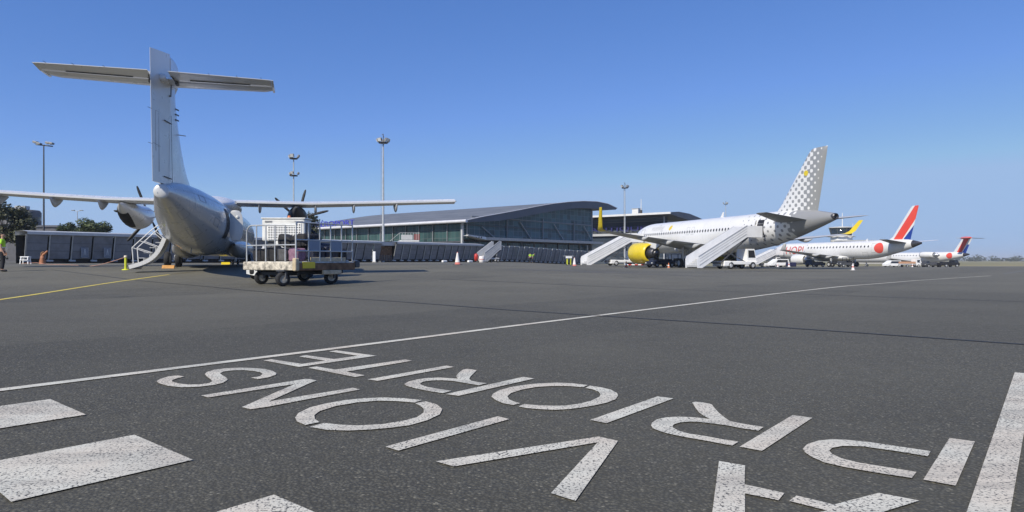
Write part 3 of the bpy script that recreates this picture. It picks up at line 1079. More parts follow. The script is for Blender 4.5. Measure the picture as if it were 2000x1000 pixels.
# wing root fairing on the back
mb = MB()
wf = Fus([(10.4, 3.2, .3, .1), (11.6, 3.28, 1.0, .34), (13.3, 3.36, 1.25, .52), (15.2, 3.36, 1.25, .52), (17.0, 3.25, 1.0, .4), (18.4, 3.1, .3, .1)])
wf.skin(mb, 10.4, 18.4, .3, 32)
mb.build('wing_fairing', 'airwhite', TP)
for sd in (-1, 1):
    sp = Fus([(10.2, 1.2, .05, .05), (11.4, 1.02, .36, .34), (12.8, .98, .56, .46), (14.6, .98, .58, .47), (16.2, 1.02, .45, .38), (17.6, 1.2, .05, .05)])
    mb = MB()
    mb.grid([[sp.P(10.2 + 7.4 * i / 24, 2 * PI * k / 24) + Vector((sd * 1.35, 0, 0)) for k in range(25)] for i in range(25)])
    mb.build('gear_fairing', 'fuselagegrey', TP)
    g = MB().bar((sd * 1.75, 13.6, .85), (sd * 2.0, 13.5, .42), .14).bar((sd * 1.6, 13.9, .7), (sd * 2.0, 13.5, .42), .09).build('landing_gear', 'lightgrey', TP)
    for o_ in (-.27, .27):
        wheel(g, (sd * 2.0 + o_, 13.45, .43), .43, .26)
g = MB().bar((0, 24.6, .9), (0, 24.5, .28), .1).build('landing_gear', 'lightgrey', TP)
for o_ in (-.17, .17):
    wheel(g, (o_, 24.5, .24), .24, .14)
# open rear doorway and airstair on the left
fu.patch(MB(), 6.95, 8.0, 1.55, 3.05, -1, .014, 8).build('doorway', 'black', TP)
mb = MB()
ring = [(7.0 + .5 - .56 * math.cos(a), 2.3 + .82 * math.sin(a)) for a in (2 * PI * k / 24 for k in range(25))]
mb.tube([fu.P(y, fu.th_at(y, min(z, 3.2), -1), .03) for y, z in ring], .045, 6)
mb.build('door_seal', 'lightgrey', TP)
mb = MB()
def arc(t):
    # curved outer skin of the stair door, top hinge to ground
    x0, z0, x1, z1 = -1.22, 1.32, -2.62, .03
    bx = .22 * math.sin(PI * t)
    return x0 + (x1 - x0) * t + bx, z0 + (z1 - z0) * t - bx * 1.0
rows = []
for i in range(13):
    x, z = arc(i / 12)
    rows.append([Vector((x, 7.02, z)), Vector((x, 7.95, z))])
mb.grid(rows)
rows2 = [[p + Vector((.03, 0, .05)) for p in r] for r in rows]
mb.grid(rows2)
st = mb.build('airstair', 'airwhite', TP)
for yy in (7.02, 7.95):
    mb = MB()
    lo = [Vector((arc(i / 12)[0], yy, arc(i / 12)[1])) for i in range(13)]
    for a_, b__ in zip(lo, lo[1:]):
        mb.bar(a_ + Vector((0, 0, .06)), b__ + Vector((0, 0, .06)), .05, .17)
    mb.build('stair_side', 'airwhite', st)
for i in range(5):
    t = .12 + i * .18
    x = -1.28 - 1.3 * t
    z = 1.34 - 1.28 * t
    MB().box((x - .02, 7.485, z), (.26, .86, .03)).box((x + .09, 7.485, z - .1), (.02, .86, .2)).build('step', 'lightgrey', st)
for yy in (7.03, 7.94):
    mb = MB()
    mb.tube([(-2.45, yy, .25), (-2.5, yy, .95), (-1.75, yy, 1.72), (-1.3, yy, 2.1)], .022, 6)
    mb.tube([(-2.5, yy, .95), (-1.85, yy, .72)], .018, 6)
    mb.tube([(-2.2, yy, 1.25), (-1.55, yy, .98)], .018, 6)
    mb.tube([(-1.75, yy, 1.72), (-1.35, yy, 1.35)], .018, 6)
    mb.build('handrail', 'airwhite', st)
MB().box((-2.45, 7.5, .05), (.25, .9, .08)).build('stair_foot', 'darkgrey', st)
# service door swung out on the right
mb = MB()
rows = []
for j in range(15):
    a = PI * j / 14
    z = 2.02 - .72 * math.cos(a)
    hw = .3 * min(1, (math.sin(a) + .001) ** .45)
    rows.append([Vector((1.62 - hw + .05 * math.sin(a), 7.9, z)), Vector((1.62 + .05 * math.sin(a), 7.86, z)), Vector((1.62 + hw + .05 * math.sin(a), 7.9, z))])
mb.grid(rows)
mb.grid([[p + Vector((0, -.1, 0)) for p in r] for r in rows])
for k in (0, 2):
    mb.grid([[r[k], r[k] + Vector((0, -.1, 0))] for r in rows])
sdoor = mb.build('service_door', 'silver', TP)
MB().lathe([(0, .07), (.02, .085), (.04, .06), (.045, 0)], (1.72, 7.79, 2.42), (0, -1, 0), 14).build('door_window', 'reflect', sdoor)
fu.patch(MB(), 6.9, 7.65, 1.4, 2.75, 1, .014, 8).build('service_doorway', 'black', TP)
# wheel chocks are separate things
def chock(px, D, label, mat):
    p = on(px, D)
    t = thing('wheel_chock', label, 'chock', p, R(15), 'wheel chocks under the airliner')
    mb = MB()
    mb.prism([(-.28, -.12, 0), (-.28, .12, 0), (-.28, .03, .16), (-.28, -.03, .16)], (.56, 0, 0))
    mb.build('wedge', mat, t)
    MB().tube([(.28, 0, .08), (.34, 0, .12), (.4, 0, .02)], .012, 5).build('rope', 'black', t)
chock(329, 33.2, 'orange wooden wedge against the dual wheels beside the airstair', 'chockwood')
chock(441, 45.2, 'yellowish wedge in the shade at the nose wheel of the propeller airliner', 'yellow')
# ------------------------------------------------------------------ halftone livery
def halftone(name, P, Tnodes, white, grey, rough=.3):
    m = newmat(name)
    b = bsdf(m)
    co = objco(m)
    sx = nd(m, 'ShaderNodeSeparateXYZ')
    lk(m, co, sx.inputs[0])
    k = 2 * PI / P
    cc = mth(m, 'MULTIPLY', mth(m, 'COSINE', mth(m, 'MULTIPLY', sx.outputs[1], k)), mth(m, 'COSINE', mth(m, 'MULTIPLY', sx.outputs[2], k)))
    T = Tnodes(m, sx)
    mask = mth(m, 'GREATER_THAN', cc, T)
    n1 = nz(m, co, .9, 4)
    wv = mixc(m, ramp(m, n1, .35, .65), tuple(c * .95 for c in white), white)
    lk(m, mixc(m, mask, wv, grey), b.inputs['Base Color'])
    b.inputs['Roughness'].default_value = rough
    b.inputs['Coat Weight'].default_value = .3
    return m


def Tfus(m, sx):
    y = sx.outputs[1]
    a = ramp(m, y, 3.9, 5.1, -1.05, .42)
    c = ramp(m, y, 5.1, 11.6, 0, .5)
    return mth(m, 'ADD', mth(m, 'ADD', a, c), ramp(m, y, 11.4, 12.0, 0, .5))


def Tfin(m, sx):
    yt = mth(m, 'ADD', mth(m, 'MULTIPLY', sx.outputs[2], -.198), 3.23)
    off = mth(m, 'SUBTRACT', sx.outputs[1], yt)
    return mth(m, 'ADD', ramp(m, off, .35, 1.9, -1.0, 0.05), ramp(m, off, 1.9, 5.4, 0, .72))


halftone('dotfus', .86, Tfus, (.74, .74, .73), (.27, .275, .28))
halftone('dotfin', .80, Tfin, (.72, .72, .71), (.27, .28, .285))


def stripefin(name, yl0, z0, slope, bands, blue_z):
    """white fin with slanted colour bands; off = distance behind the leading edge"""
    m = newmat(name)
    b = bsdf(m)
    co = objco(m)
    sx = nd(m, 'ShaderNodeSeparateXYZ')
    lk(m, co, sx.inputs[0])
    le = mth(m, 'SUBTRACT', yl0, mth(m, 'MULTIPLY', mth(m, 'SUBTRACT', sx.outputs[2], z0), slope))
    off = mth(m, 'SUBTRACT', le, sx.outputs[1])
    def band(a, c):
        return mth(m, 'MULTIPLY', mth(m, 'GREATER_THAN', off, a), mth(m, 'LESS_THAN', off, c))
    red = band(bands[0], bands[1])
    bl = mth(m, 'MULTIPLY', mth(m, 'GREATER_THAN', mth(m, 'SUBTRACT', off, mth(m, 'MULTIPLY', mth(m, 'SUBTRACT', sx.outputs[2], z0), bands[3])), bands[2]), mth(m, 'LESS_THAN', sx.outputs[2], blue_z))
    c = mixc(m, red, (.72, .72, .71), (.74, .075, .05))
    c = mixc(m, bl, c, (.012, .05, .30))
    lk(m, c, b.inputs['Base Color'])
    b.inputs['Roughness'].default_value = .3
    b.inputs['Coat Weight'].default_value = .3
    return m


stripefin('finstripe', 5.9, 4.7, .724, (.55, 2.25, 2.45, .10), 7.6)
stripefin('finstripe_small', 3.6, 3.6, .55, (.5, 1.75, 1.9, .12), 5.6)


def gear(parent, x, y, z0, r, w_, n=2):
    g = MB().bar((x, y, z0), (x, y, r), .2).bar((x * .75, y + .3, z0 - .2), (x, y, r + .5), .12).bar((x - .35, y, r), (x + .35, y, r), .12).build('landing_gear', 'lightgrey', parent)
    for o_ in (-.38, .38):
        wheel(g, (x + o_, y, r), r, w_)
    return g


def low_wing(parent, st, mat_top, fair, tipmat=None, tip=None):
    for sd in (-1, 1):
        foil(MB(), [(sd * a[0],) + a[1:] for a in st]).build('wing', mat_top, parent)
        for (x, y0, y1, z, d) in fair:
            fairing(parent, sd * x, y0, y1, z, d, .17, 'lightgrey')
        if tip:
            tp2 = tip if sd < 0 else [a[:3] + (a[3] - max(0, a[3] - 4.2) * .3,) + a[4:] for a in tip]
            foil(MB(), [(sd * a[0],) + a[1:] for a in tp2]).build('winglet', tipmat, parent)


def nacelle(parent, c, y0, y1, r, cowl, core='darkmetal', lip='steel'):
    L = y1 - y0
    o = (c[0], 0, c[2])
    e = MB().lathe([(y1 - .05, r * .80), (y1, r * .86), (y1 - .06, r * .93), (y1 - .3, r * .99), (y1 - L * .4, r * 1.0), (y1 - L * .75, r * .93), (y0 + .35, r * .80), (y0 + .38, r * .74), (y1 - L * .7, r * .7), (y1 - .5, r * .78), (y1 - .05, r * .80)], o, (0, 1, 0), 32).build('engine', cowl, parent)
    MB().lathe([(y1 - L * .55, r * .68), (y0 + .3, r * .52), (y0 - .5, r * .40), (y0 - .52, r * .34), (y0 - .2, r * .3), (y0 - .9, r * .17), (y0 - 1.25, .02)], o, (0, 1, 0), 28).build('exhaust', core, e)
    MB().lathe([(y1 - .62, .02), (y1 - .75, r * .2), (y1 - .95, r * .28), (y1 - 1.0, r * .76)], o, (0, 1, 0), 24).build('fan', 'darkgrey', e)
    MB().lathe([(y1 - .03, r * .805), (y1 + .012, r * .86), (y1 - .05, r * .942), (y1 - .22, r * .99)], o, (0, 1, 0), 32).build('intake_lip', lip, e)
    return e


# ------------------------------------------------------------------ dotted twin jet
A3 = thing('jet_airliner', 'white twin jet with grey dots on its tail and yellow engine and winglets', 'airliner', (30.2, 61.5, 0.0), R(18.8), 'jet airliners parked along the apron')
fa = Fus([(0, 4.98, .30, .32), (.9, 4.92, .52, .56), (3, 4.76, .95, 1.05), (5, 4.54, 1.28, 1.40), (8, 4.22, 1.66, 1.77), (11, 3.98, 1.89, 1.97), (13.5, 3.86, 1.975, 2.07), (31, 3.86, 1.975, 2.07), (33, 3.80, 1.90, 1.98), (34.8, 3.62, 1.6, 1.64), (36.2, 3.42, 1.16, 1.15), (37.1, 3.28, .66, .65), (37.5, 3.22, .08, .08)])
fa.skin(MB(), 0.0, 37.5, .35, 52).build('fuselage', 'dotfus', A3)
MB().lathe([(.25, .36), (-.12, .30), (-.14, .24), (.2, .22), (.25, 0)], (0, 0, 4.98), (0, 1, 0), 20).build('exhaust_cone', 'darkmetal', A3)
for i in range(41):
    y = 9.9 + i * .533
    fa.patch(MB(), y, y + .25, 4.18, 4.52, -1, .012, 4, True).build('cabin_window', 'cabinglass', A3)
for (y0, y1, z0, z1) in ((34.15, 34.75, 4.25, 4.85), (34.9, 35.5, 4.15, 4.7), (35.6, 36.1, 4.05, 4.45)):
    for sd in (-1, 1):
        fa.patch(MB(), y0, y1, z0, z1, sd, .014).build('cockpit_window', 'cabinglass', A3)
def outline(fz, par, y0, y1, z0, z1, r=.016, mat='midgrey'):
    mb = MB()
    for (a, c_) in (((y0, z0), (y0, z1)), ((y1, z0), (y1, z1)), ((y0, z1), (y1, z1)), ((y0, z0), (y1, z0))):
        mb.tube([fz.P(a[0] + (c_[0] - a[0]) * i / 8, fz.th_at(a[0], a[1] + (c_[1] - a[1]) * i / 8, -1), .004) for i in range(9)], r, 4)
    return mb.build('hatch_outline', mat, par)


outline(fa, A3, 11.6, 13.4, 2.45, 3.6)
outline(fa, A3, 26.6, 28.4, 2.45, 3.6)
outline(fa, A3, 19.9, 20.4, 4.0, 4.9, .012)
outline(fa, A3, 20.9, 21.4, 4.0, 4.9, .012)
for y in (13.45, 18.0, 23.6, 31.2):
    mb = MB()
    mb.grid([[fa.P(y + d, R(-150) + R(6) * k, .004) for k in range(26)] for d in (0, .02)], False)
    mb.build('panel_joint', 'lightgrey', A3)
# rear door: dark opening, door slid forward
fa.patch(MB(), 7.85, 8.75, 3.3, 5.1, -1, .014, 8).build('doorway', 'black', A3)
mb = MB()
for q in (0.16, .34, .52, .70):
    mb.bar(fa.P(7.85 + q, fa.th_at(7.85 + q, 3.4, -1), .03), fa.P(7.85 + q + .05, fa.th_at(7.85 + q, 4.75, -1), .03), .05, .03)
mb.build('door_fitting', 'lightgrey', A3)
dmb = MB()
fa.patch(dmb, 8.95, 9.8, 3.3, 5.1, -1, .16, 8)
fa.patch(dmb, 8.95, 9.8, 3.3, 5.1, -1, .10, 8)
dr = dmb.build('door', 'airwhite', A3)
fa.patch(MB(), 9.25, 9.5, 4.3, 4.6, -1, .175, 4, True).build('door_window', 'cabinglass', dr)
for y in (31.7,):
    mb = MB()
    for (a, c_) in (((y, 3.3), (y, 5.1)), ((y + .85, 3.3), (y + .85, 5.1)), ((y, 5.1), (y + .85, 5.1))):
        pts = [fa.P(a[0] + (c_[0] - a[0]) * i / 8, fa.th_at(a[0], a[1] + (c_[1] - a[1]) * i / 8, -1), .012) for i in range(9)]
        mb.tube(pts, .018, 4)
    mb.build('door_outline', 'midgrey', A3)
foil(MB(), [(5.2, 8.9, 2.15, 0, .07), (5.75, 7.9, 2.1, 0, .09), (6.6, 7.05, 1.92, 0, .095), (11.3, 3.35, .98, 0, .10), (11.68, 2.95, .92, 0, .085), (11.76, 2.6, .95, 0, .06)], True).build('fin', 'dotfin', A3)
MB().prism([(-.19, 3.5 + .27 * math.cos(2 * PI * k / 24), 9.45 + .27 * math.sin(2 * PI * k / 24)) for k in range(24)], (.38, 0, 0)).build('yellow_dot', 'yellow', A3)
for sd in (-1, 1):
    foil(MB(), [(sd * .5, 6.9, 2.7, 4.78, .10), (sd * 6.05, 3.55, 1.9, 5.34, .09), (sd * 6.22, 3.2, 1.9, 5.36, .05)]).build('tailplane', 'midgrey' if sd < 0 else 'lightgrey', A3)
low_wing(A3, [(1.4, 24.2, 16.6, 2.62, .13), (6.4, 21.5, 16.7, 3.1, .12), (12.0, 18.5, 15.5, 3.62, .11), (16.4, 16.2, 14.5, 4.05, .10)], 'lightgrey',
         [(3.9, 15.6, 19.5, 2.75, .55), (7.6, 15.3, 18.6, 3.1, .5), (11.2, 14.6, 17.3, 3.45, .42)], 'yellow',
         [(16.4, 16.2, 14.5, 4.05, .10), (16.85, 15.6, 14.35, 4.15, .10), (17.1, 15.0, 14.0, 4.55, .10), (17.5, 13.9, 13.25, 6.4, .08)])
bf = Fus([(14.2, 2.2, .2, .2), (16, 2.25, 1.5, .62), (18, 2.15, 2.0, .85), (22, 2.15, 2.0, .85), (24.6, 2.3, 1.6, .62), (26.2, 2.4, .2, .2)])
bf.skin(MB(), 14.2, 26.2, .5, 32).build('belly_fairing', 'airwhite', A3)
for sd in (-1, 1):
    nacelle(A3, (sd * 5.75, 0, 1.78), 22.7, 27.0, 1.34, 'yellow')
    MB().prism([(sd * 5.75 - .15, 26.0, 2.95), (sd * 5.75 - .15, 22.0, 3.1), (sd * 5.75 - .15, 20.5, 2.9), (sd * 5.75 - .15, 22.3, 2.2), (sd * 5.75 - .15, 24.0, 2.4)], (.3, 0, 0)).build('pylon', 'airwhite', A3)
    gear(A3, sd * 3.8, 19.3, 2.4, .56, .40)
gear(A3, 0, 32.4, 2.0, .38, .24)
fa.text('vueling', 1.05, 30.0, 4.85, -1, .014).build('lettering', 'lightgrey', A3)
fa.disc(MB(), 25.4, 5.05, .32, -1, .014).build('logo_dot', 'yellow', A3)
for (y, z, r_) in ((14.6, 3.35, .30), (14.25, 3.0, .22), (14.75, 2.8, .2)):
    fa.disc(MB(), y, z, r_, -1, .014, 14).build('logo_dot', 'midgrey', A3)
MB().prism([(-.02, 17.3, 5.85), (-.02, 16.7, 5.85), (-.02, 16.55, 6.5), (-.02, 16.75, 6.55)], (.04, 0, 0)).build('antenna', 'airwhite', A3)

# ------------------------------------------------------------------ white regional jet behind it
EJ = thing('jet_airliner', 'white twin jet with red lettering ahead of its wing and a striped fin', 'airliner', (68.4, 110.0, zt(68.4, 122)), R(18.8), 'jet airliners parked along the apron')
fe = Fus([(0, 4.15, .16, .16), (.9, 4.10, .42, .45), (2.6, 3.95, .78, .9), (5, 3.68, 1.12, 1.26), (8, 3.32, 1.42, 1.56), (10.5, 3.15, 1.5, 1.66), (13, 3.12, 1.51, 1.675), (30, 3.12, 1.51, 1.675), (32, 3.06, 1.44, 1.58), (33.8, 2.88, 1.18, 1.28), (35.1, 2.68, .84, .9), (35.9, 2.55, .48, .5), (36.2, 2.5, .05, .05)])
fe.skin(MB(), 1.5, 36.2, .35, 48).build('fuselage', 'airwhite', EJ)
fe.skin(MB(), 0, 1.5, .3, 48).build('exhaust_cone', 'darkmetal', EJ)
for i in range(19):
    y = 9.2 + i * .80
    fe.patch(MB(), y, y + .30, 3.55, 3.95, -1, .012, 4, True).build('cabin_window', 'cabinglass', EJ)
for (y0, y1) in ((33.0, 33.6), (33.75, 34.3)):
    for sd in (-1, 1):
        fe.patch(MB(), y0, y1, 3.25, 3.75, sd, .014).build('cockpit_window', 'cabinglass', EJ)
fe.text('HOP!', 2.25, 30.1, 2.55, -1, .02, .1).build('lettering', 'red', EJ)
MB().bar(fe.P(24.75, fe.th_at(24.75, 3.0, -1), .02), fe.P(24.2, fe.th_at(24.2, 4.3, -1), .02), .05, .12).build('slash_mark', 'blue', EJ)
outline(fe, EJ, 7.9, 8.7, 2.7, 4.3)
outline(fe, EJ, 9.5, 10.6, 2.0, 2.75)
fe.disc(MB(), 7.2, 3.45, .92, -1, .015).build('red_disc', 'coral', EJ)
foil(MB(), [(4.0, 8.6, 2.2, 0, .06), (4.7, 6.6, 2.05, 0, .085), (5.3, 5.55, 1.9, 0, .095), (10.2, 2.0, .55, 0, .10), (10.5, 1.65, .5, 0, .08)], True).build('fin', 'finstripe', EJ)
for sd in (-1, 1):
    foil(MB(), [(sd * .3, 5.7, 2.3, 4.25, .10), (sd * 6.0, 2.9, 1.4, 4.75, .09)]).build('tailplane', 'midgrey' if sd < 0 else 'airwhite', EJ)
low_wing(EJ, [(1.0, 22.6, 15.9, 1.95, .13), (4.8, 20.4, 16.2, 2.3, .12), (13.9, 17.4, 15.7, 3.1, .10)], 'lightgrey',
         [(4.0, 14.9, 18.4, 2.1, .5), (7.4, 14.4, 17.2, 2.4, .45)], 'airwhite', [(13.9, 17.4, 15.7, 3.1, .10), (14.2, 16.8, 15.5, 3.35, .09), (14.4, 15.9, 15.2, 4.3, .08)])
bf = Fus([(12.6, 1.75, .2, .15), (15, 1.75, 1.3, .5), (18, 1.7, 1.55, .65), (22, 1.75, 1.4, .6), (25, 1.9, .2, .15)])
bf.skin(MB(), 12.6, 25, .5, 28).build('belly_fairing', 'airwhite', EJ)
for sd in (-1, 1):
    nacelle(EJ, (sd * 4.85, 0, 1.42), 20.3, 23.9, 1.02, 'airwhite', 'steel')
    MB().prism([(sd * 4.85 - .12, 23.2, 2.3), (sd * 4.85 - .12, 20.0, 2.35), (sd * 4.85 - .12, 18.8, 2.2), (sd * 4.85 - .12, 20.2, 1.7)], (.24, 0, 0)).build('pylon', 'airwhite', EJ)
    gear(EJ, sd * 2.95, 16.4, 1.7, .5, .36)
gear(EJ, 0, 31.0, 1.7, .34, .22)
MB().prism([(-.02, 11.3, 4.75), (-.02, 10.8, 4.75), (-.02, 10.7, 5.15), (-.02, 10.9, 5.2)], (.04, 0, 0)).build('antenna', 'airwhite', EJ)

# ------------------------------------------------------------------ T tail regional jet at the end of the row
CJ = thing('jet_airliner', 'white T tail regional jet with rear mounted engines at the far end of the row', 'airliner', (111.1, 160.0, zt(111.1, 165)), R(18.8), 'jet airliners parked along the apron')
fc = Fus([(0, 3.2, .15, .15), (1.2, 3.12, .42, .45), (3, 2.98, .75, .82), (5.5, 2.75, 1.08, 1.12), (8.5, 2.52, 1.3, 1.32), (11, 2.45, 1.345, 1.36), (31, 2.45, 1.345, 1.36), (33.5, 2.36, 1.2, 1.2), (35.2, 2.2, .8, .8), (36.2, 2.05, .35, .35), (36.4, 2.0, .04, .04)])
fc.skin(MB(), 1.3, 36.4, .4, 40).build('fuselage', 'airwhite', CJ)
fc.skin(MB(), 0, 1.3, .3, 40).build('exhaust_cone', 'darkmetal', CJ)
for i in range(22):
    y = 12.2 + i * .86
    fc.patch(MB(), y, y + .28, 2.82, 3.15, -1, .012, 3, True).build('cabin_window', 'cabinglass', CJ)
fc.disc(MB(), 4.4, 2.9, .72, -1, .015).build('red_disc', 'coral', CJ)
foil(MB(), [(3.2, 5.6, .9, 0, .08), (3.8, 4.0, .7, 0, .1), (6.9, 1.9, -.6, 0, .11), (7.2, 1.8, -.8, 0, .10)], True).build('fin', 'finstripe_small', CJ)
MB().lathe([(-.7, .05), (-.2, .26), (.8, .32), (1.8, .26), (2.3, .08), (2.4, 0)], (0, 0, 7.2), (0, 1, 0), 18).build('fin_tip', 'coral', CJ)
for sd in (-1, 1):
    foil(MB(), [(sd * .15, 1.3, -.5, 7.2, .10), (sd * 4.2, .1, -1.0, 7.1, .09)]).build('tailplane', 'lightgrey', CJ)
    nacelle(CJ, (sd * 2.35, 0, 3.1), 6.9, 10.9, .82, 'airwhite', 'steel')
    MB().prism([(sd * 1.0, 10.0, 3.0), (sd * 1.0, 6.6, 3.0), (sd * 1.9, 7.0, 3.05), (sd * 1.9, 9.8, 3.05)], (0, 0, .16)).build('pylon', 'airwhite', CJ)
    gear(CJ, sd * 2.1, 13.2, 1.5, .46, .3)
low_wing(CJ, [(.8, 19.5, 13.0, 1.35, .13), (4, 17.2, 13.0, 1.6, .12), (11.2, 13.6, 12.0, 2.2, .10)], 'lightgrey', [(3.4, 12.2, 15.0, 1.35, .4)], 'airwhite', [(11.2, 13.6, 12.0, 2.2, .1), (11.6, 12.6, 11.6, 3.3, .08)])
gear(CJ, 0, 30, 1.4, .3, .2)
# ------------------------------------------------------------------ terminal: frame of directions shared by apron, walkway and buildings
D1 = Vector((.6325, .7746, 0))      # away to the right
D2 = Vector((-.7746, .6325, 0))     # away to the left
ANG = math.atan2(D1.y, D1.x)

TC = Vector((-9.2, 125.0, 0.3))     # near corner
TB = thing('terminal_building', 'long glass airport terminal with a curved grey roof rising to a pointed overhang', 'terminal', TC, ANG)
# local: x along D1, y along D2
prof = [(-1.6, 8.0), (3, 8.9), (8, 9.75), (14, 10.8), (20, 11.9), (26, 12.9), (32, 13.7), (38, 14.3), (44, 14.6), (49, 14.4), (53.5, 13.6)]
low = [(-1.2, 7.7), (3, 7.9), (8, 8.35), (14, 9.25), (20, 10.3), (26, 11.3), (32, 12.15), (38, 12.7), (44, 12.9), (48, 12.85), (52.8, 13.2)]
LEN = 62.0
mb = MB()
mb.grid([[Vector((x, y, z)) for (x, z) in prof] for y in (-2.2, 10, 20, 30, 40, 50, LEN)])
mb.build('roof', 'roofsheet', TB)
mb = MB()
mb.grid([[Vector((x, y, z)) for (x, z) in low] for y in (-2.15, 20, 40, LEN)])
mb.build('roof_soffit', 'midgrey', TB)
mb = MB()
pts = [(x, -2.2, z) for (x, z) in prof] + [(x, -2.2, z) for (x, z) in reversed(low)]
rows = [[Vector((x, -2.22, z)), Vector((x2, -2.22, z2))] for (x, z), (x2, z2) in zip(prof, low)]
mb.grid(rows, False)
mb.build('roof_fascia', 'fascia', TB)
mb = MB()
mb.tube([(x, -2.25, z + .03) for (x, z) in prof], .09, 6)
mb.build('roof_edge', 'eave', TB)
mb = MB()
mb.tube([(-1.6, -2.3, 7.88), (-1.6, 20, 7.88), (-1.6, LEN, 7.88)], .31, 12)
mb.build('eave', 'eave', TB)
# glazed end wall
mb = MB()
gx = [0, 6, 12, 18, 24, 30, 36, 42, 45]
def lowz(x):
    for (a, za), (b_, zb) in zip(low, low[1:]):
        if x <= b_:
            return za + (zb - za) * (x - a) / (b_ - a)
    return low[-1][1]
mb.grid([[Vector((x, 0, z0 if z0 < 9 else lowz(x) + .05)) for z0 in (4.6, 99)] for x in gx], False)
mb.build('glass_wall', 'glassfront', TB)
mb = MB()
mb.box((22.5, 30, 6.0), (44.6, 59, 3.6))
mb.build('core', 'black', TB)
mb = MB()
mb.grid([[Vector((x, 1.2, z)) for z in (-.5, 4.5)] for x in (0, 15, 30, 45)], False)
mb.build('ground_floor_glass', 'glassfront', TB)
for x in (0.2, 12.2, 24.4, 36.6):
    mb = MB().tube([(x + .5, -.25, 4.9), (x + .5, -.25, min(lowz(x + .5) - .2, 9.6))], .14, 8)
    mb.build('column', 'midgrey', TB)
    MB().tube([(x + 4.6, -.3, 8.6 if x > 2 else 7.2), (x + 8.6, -.3, 5.0)], .11, 8).build('brace', 'balcony', TB)
MB().bar((2, -.2, 9.0), (45, -.2, 9.0), .14, .22).build('transom', 'midgrey', TB)
MB().bar((0, -.2, 7.35), (45, -.2, 7.35), .1, .16).build('transom', 'darkgrey', TB)
mb = MB().box((25.5, -1.1, 4.75), (43, 2.2, .55))
mb.build('balcony', 'balcony', TB)
mb = MB()
mb.hull([(-1.0, -2.3, 5.35), (-1.2, -2.2, 5.15), (4, -2.2, 5.05), (4, -2.2, 4.5), (4, 0, 5.05), (4, 0, 4.5), (-.6, -.4, 5.2)])
mb.build('balcony_tip', 'airwhite', TB)
for i in range(3):
    MB().lathe([(0, .16), (.03, .16), (.03, 0)], (1.2 + i * .7, -2.22, 4.98 - i * .02), (0, -1, 0), 12).build('porthole', 'black', TB)
for i in range(10):
    MB().bar((4 + i * 4.4, -.4, -.5), (4 + i * 4.4, -.4, 4.5), .25).build('pillar', 'darkgrey', TB)
MB().box((45.2, .2, 6), (.5, .6, 13.5)).build('corner_post', 'midgrey', TB)
# glazed long side running back to the left
mb = MB()
mb.grid([[Vector((y, 0, z)) for z in (2.7, 7.6)] for y in (0, 20, 40, LEN - 2)], False)
gw = mb.build('side_glass', 'glassgreen', TB)
gw.rotation_euler = (0, 0, R(90))
for i in range(16):
    MB().bar((-.15, .2 + i * 4, -.4), (-.15, .2 + i * 4, 7.6), .16 if i else .4).build('mullion', 'midgrey' if i else 'lightgrey', TB)
MB().bar((-.2, 0, 4.1), (-.2, LEN - 2, 4.1), .14, .3).build('transom', 'darkgrey', TB)
MB().box((-.1, 9, 3.35), (.1, 17.5, 1.2)).build('green_panel', 'glassgreen', TB)
MB().bar((-.35, 0, 2.7), (-.35, LEN - 2, 2.7), .3, .25).build('sill', 'balcony', TB)
mb = MB()
mb.grid([[Vector((.6, y, z)) for z in (-.5, 2.6)] for y in (0, 30, LEN - 2)], False)
mb.build('ground_floor_wall', 'darkgrey', TB)

# standing roof letters are a sign of their own
def sign(name, label, body, size, p, dirv, mat, z, rail='lightgrey', wscale=1.0):
    vs, fs = text_mesh(body, size, .07)
    xs_ = [v.x for v in vs]
    L = max(xs_) * wscale
    t = thing(name, label, 'sign', p, math.atan2(dirv.y, dirv.x))
    mb = MB()
    mb.add([Vector((v.x * wscale, -v.z, v.y + z)) for v in vs], fs)
    mb.build('lettering', mat, t)
    MB().bar((-.2, .1, z - .06), (L + .2, .1, z - .06), .08).build('rail', rail, t)
    return t, L


# left end seen first: text runs from the far left end toward the corner
p0 = TC + D2 * 58 + D1 * (-1.0)
sign('roof_sign', 'blue capital letters standing along the white eave of the terminal', 'NANTES AÉROPORT', 1.75, Vector((p0.x, p0.y, .3)), -D2, 'signblue', 8.3, wscale=1.62)

# ------------------------------------------------------------------ second terminal hall
SC = Vector((42.3, 183.0, 0.0))
SB = thing('terminal_hall', 'second terminal hall with a thin white roof edge and wide dark overhang', 'terminal', SC, ANG)
mb = MB()
for (y0, y1) in ((-3, 52),):
    mb.grid([[Vector((x, y, z)) for (x, z) in ((-2, 14.0), (3, 14.4), (10, 14.2), (16, 13.5), (24, 12.3))] for y in (y0, 10, 30, y1)])
mb.build('roof', 'roofsheet', SB)
mb = MB()
mb.grid([[Vector((-2, -3, 14.0)), Vector((3, -3, 14.4)), Vector((10, -3, 14.2)), Vector((16, -3, 13.5)), Vector((24, -3, 12.3))],
         [Vector((-2, -3, 13.5)), Vector((3, -3, 12.9)), Vector((10, -3, 12.3)), Vector((16, -3, 11.9)), Vector((24, -3, 11.6))]], False)
mb.build('roof_fascia', 'fascia', SB)
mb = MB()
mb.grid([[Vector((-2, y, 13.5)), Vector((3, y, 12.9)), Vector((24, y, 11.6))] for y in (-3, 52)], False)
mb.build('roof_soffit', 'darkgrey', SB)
MB().bar((-2.1, -3, 13.8), (-2.1, 52, 13.8), .4, .55).build('eave', 'airwhite', SB)
mb = MB()
mb.grid([[Vector((2, y, z)) for z in (-.3, 13)] for y in (0, 16, 32, 50)], False)
mb.build('front_wall', 'glassblue', SB)
mb = MB()
mb.grid([[Vector((x, 0, z)) for z in (-.3, 12)] for x in (2, 12, 23)], False)
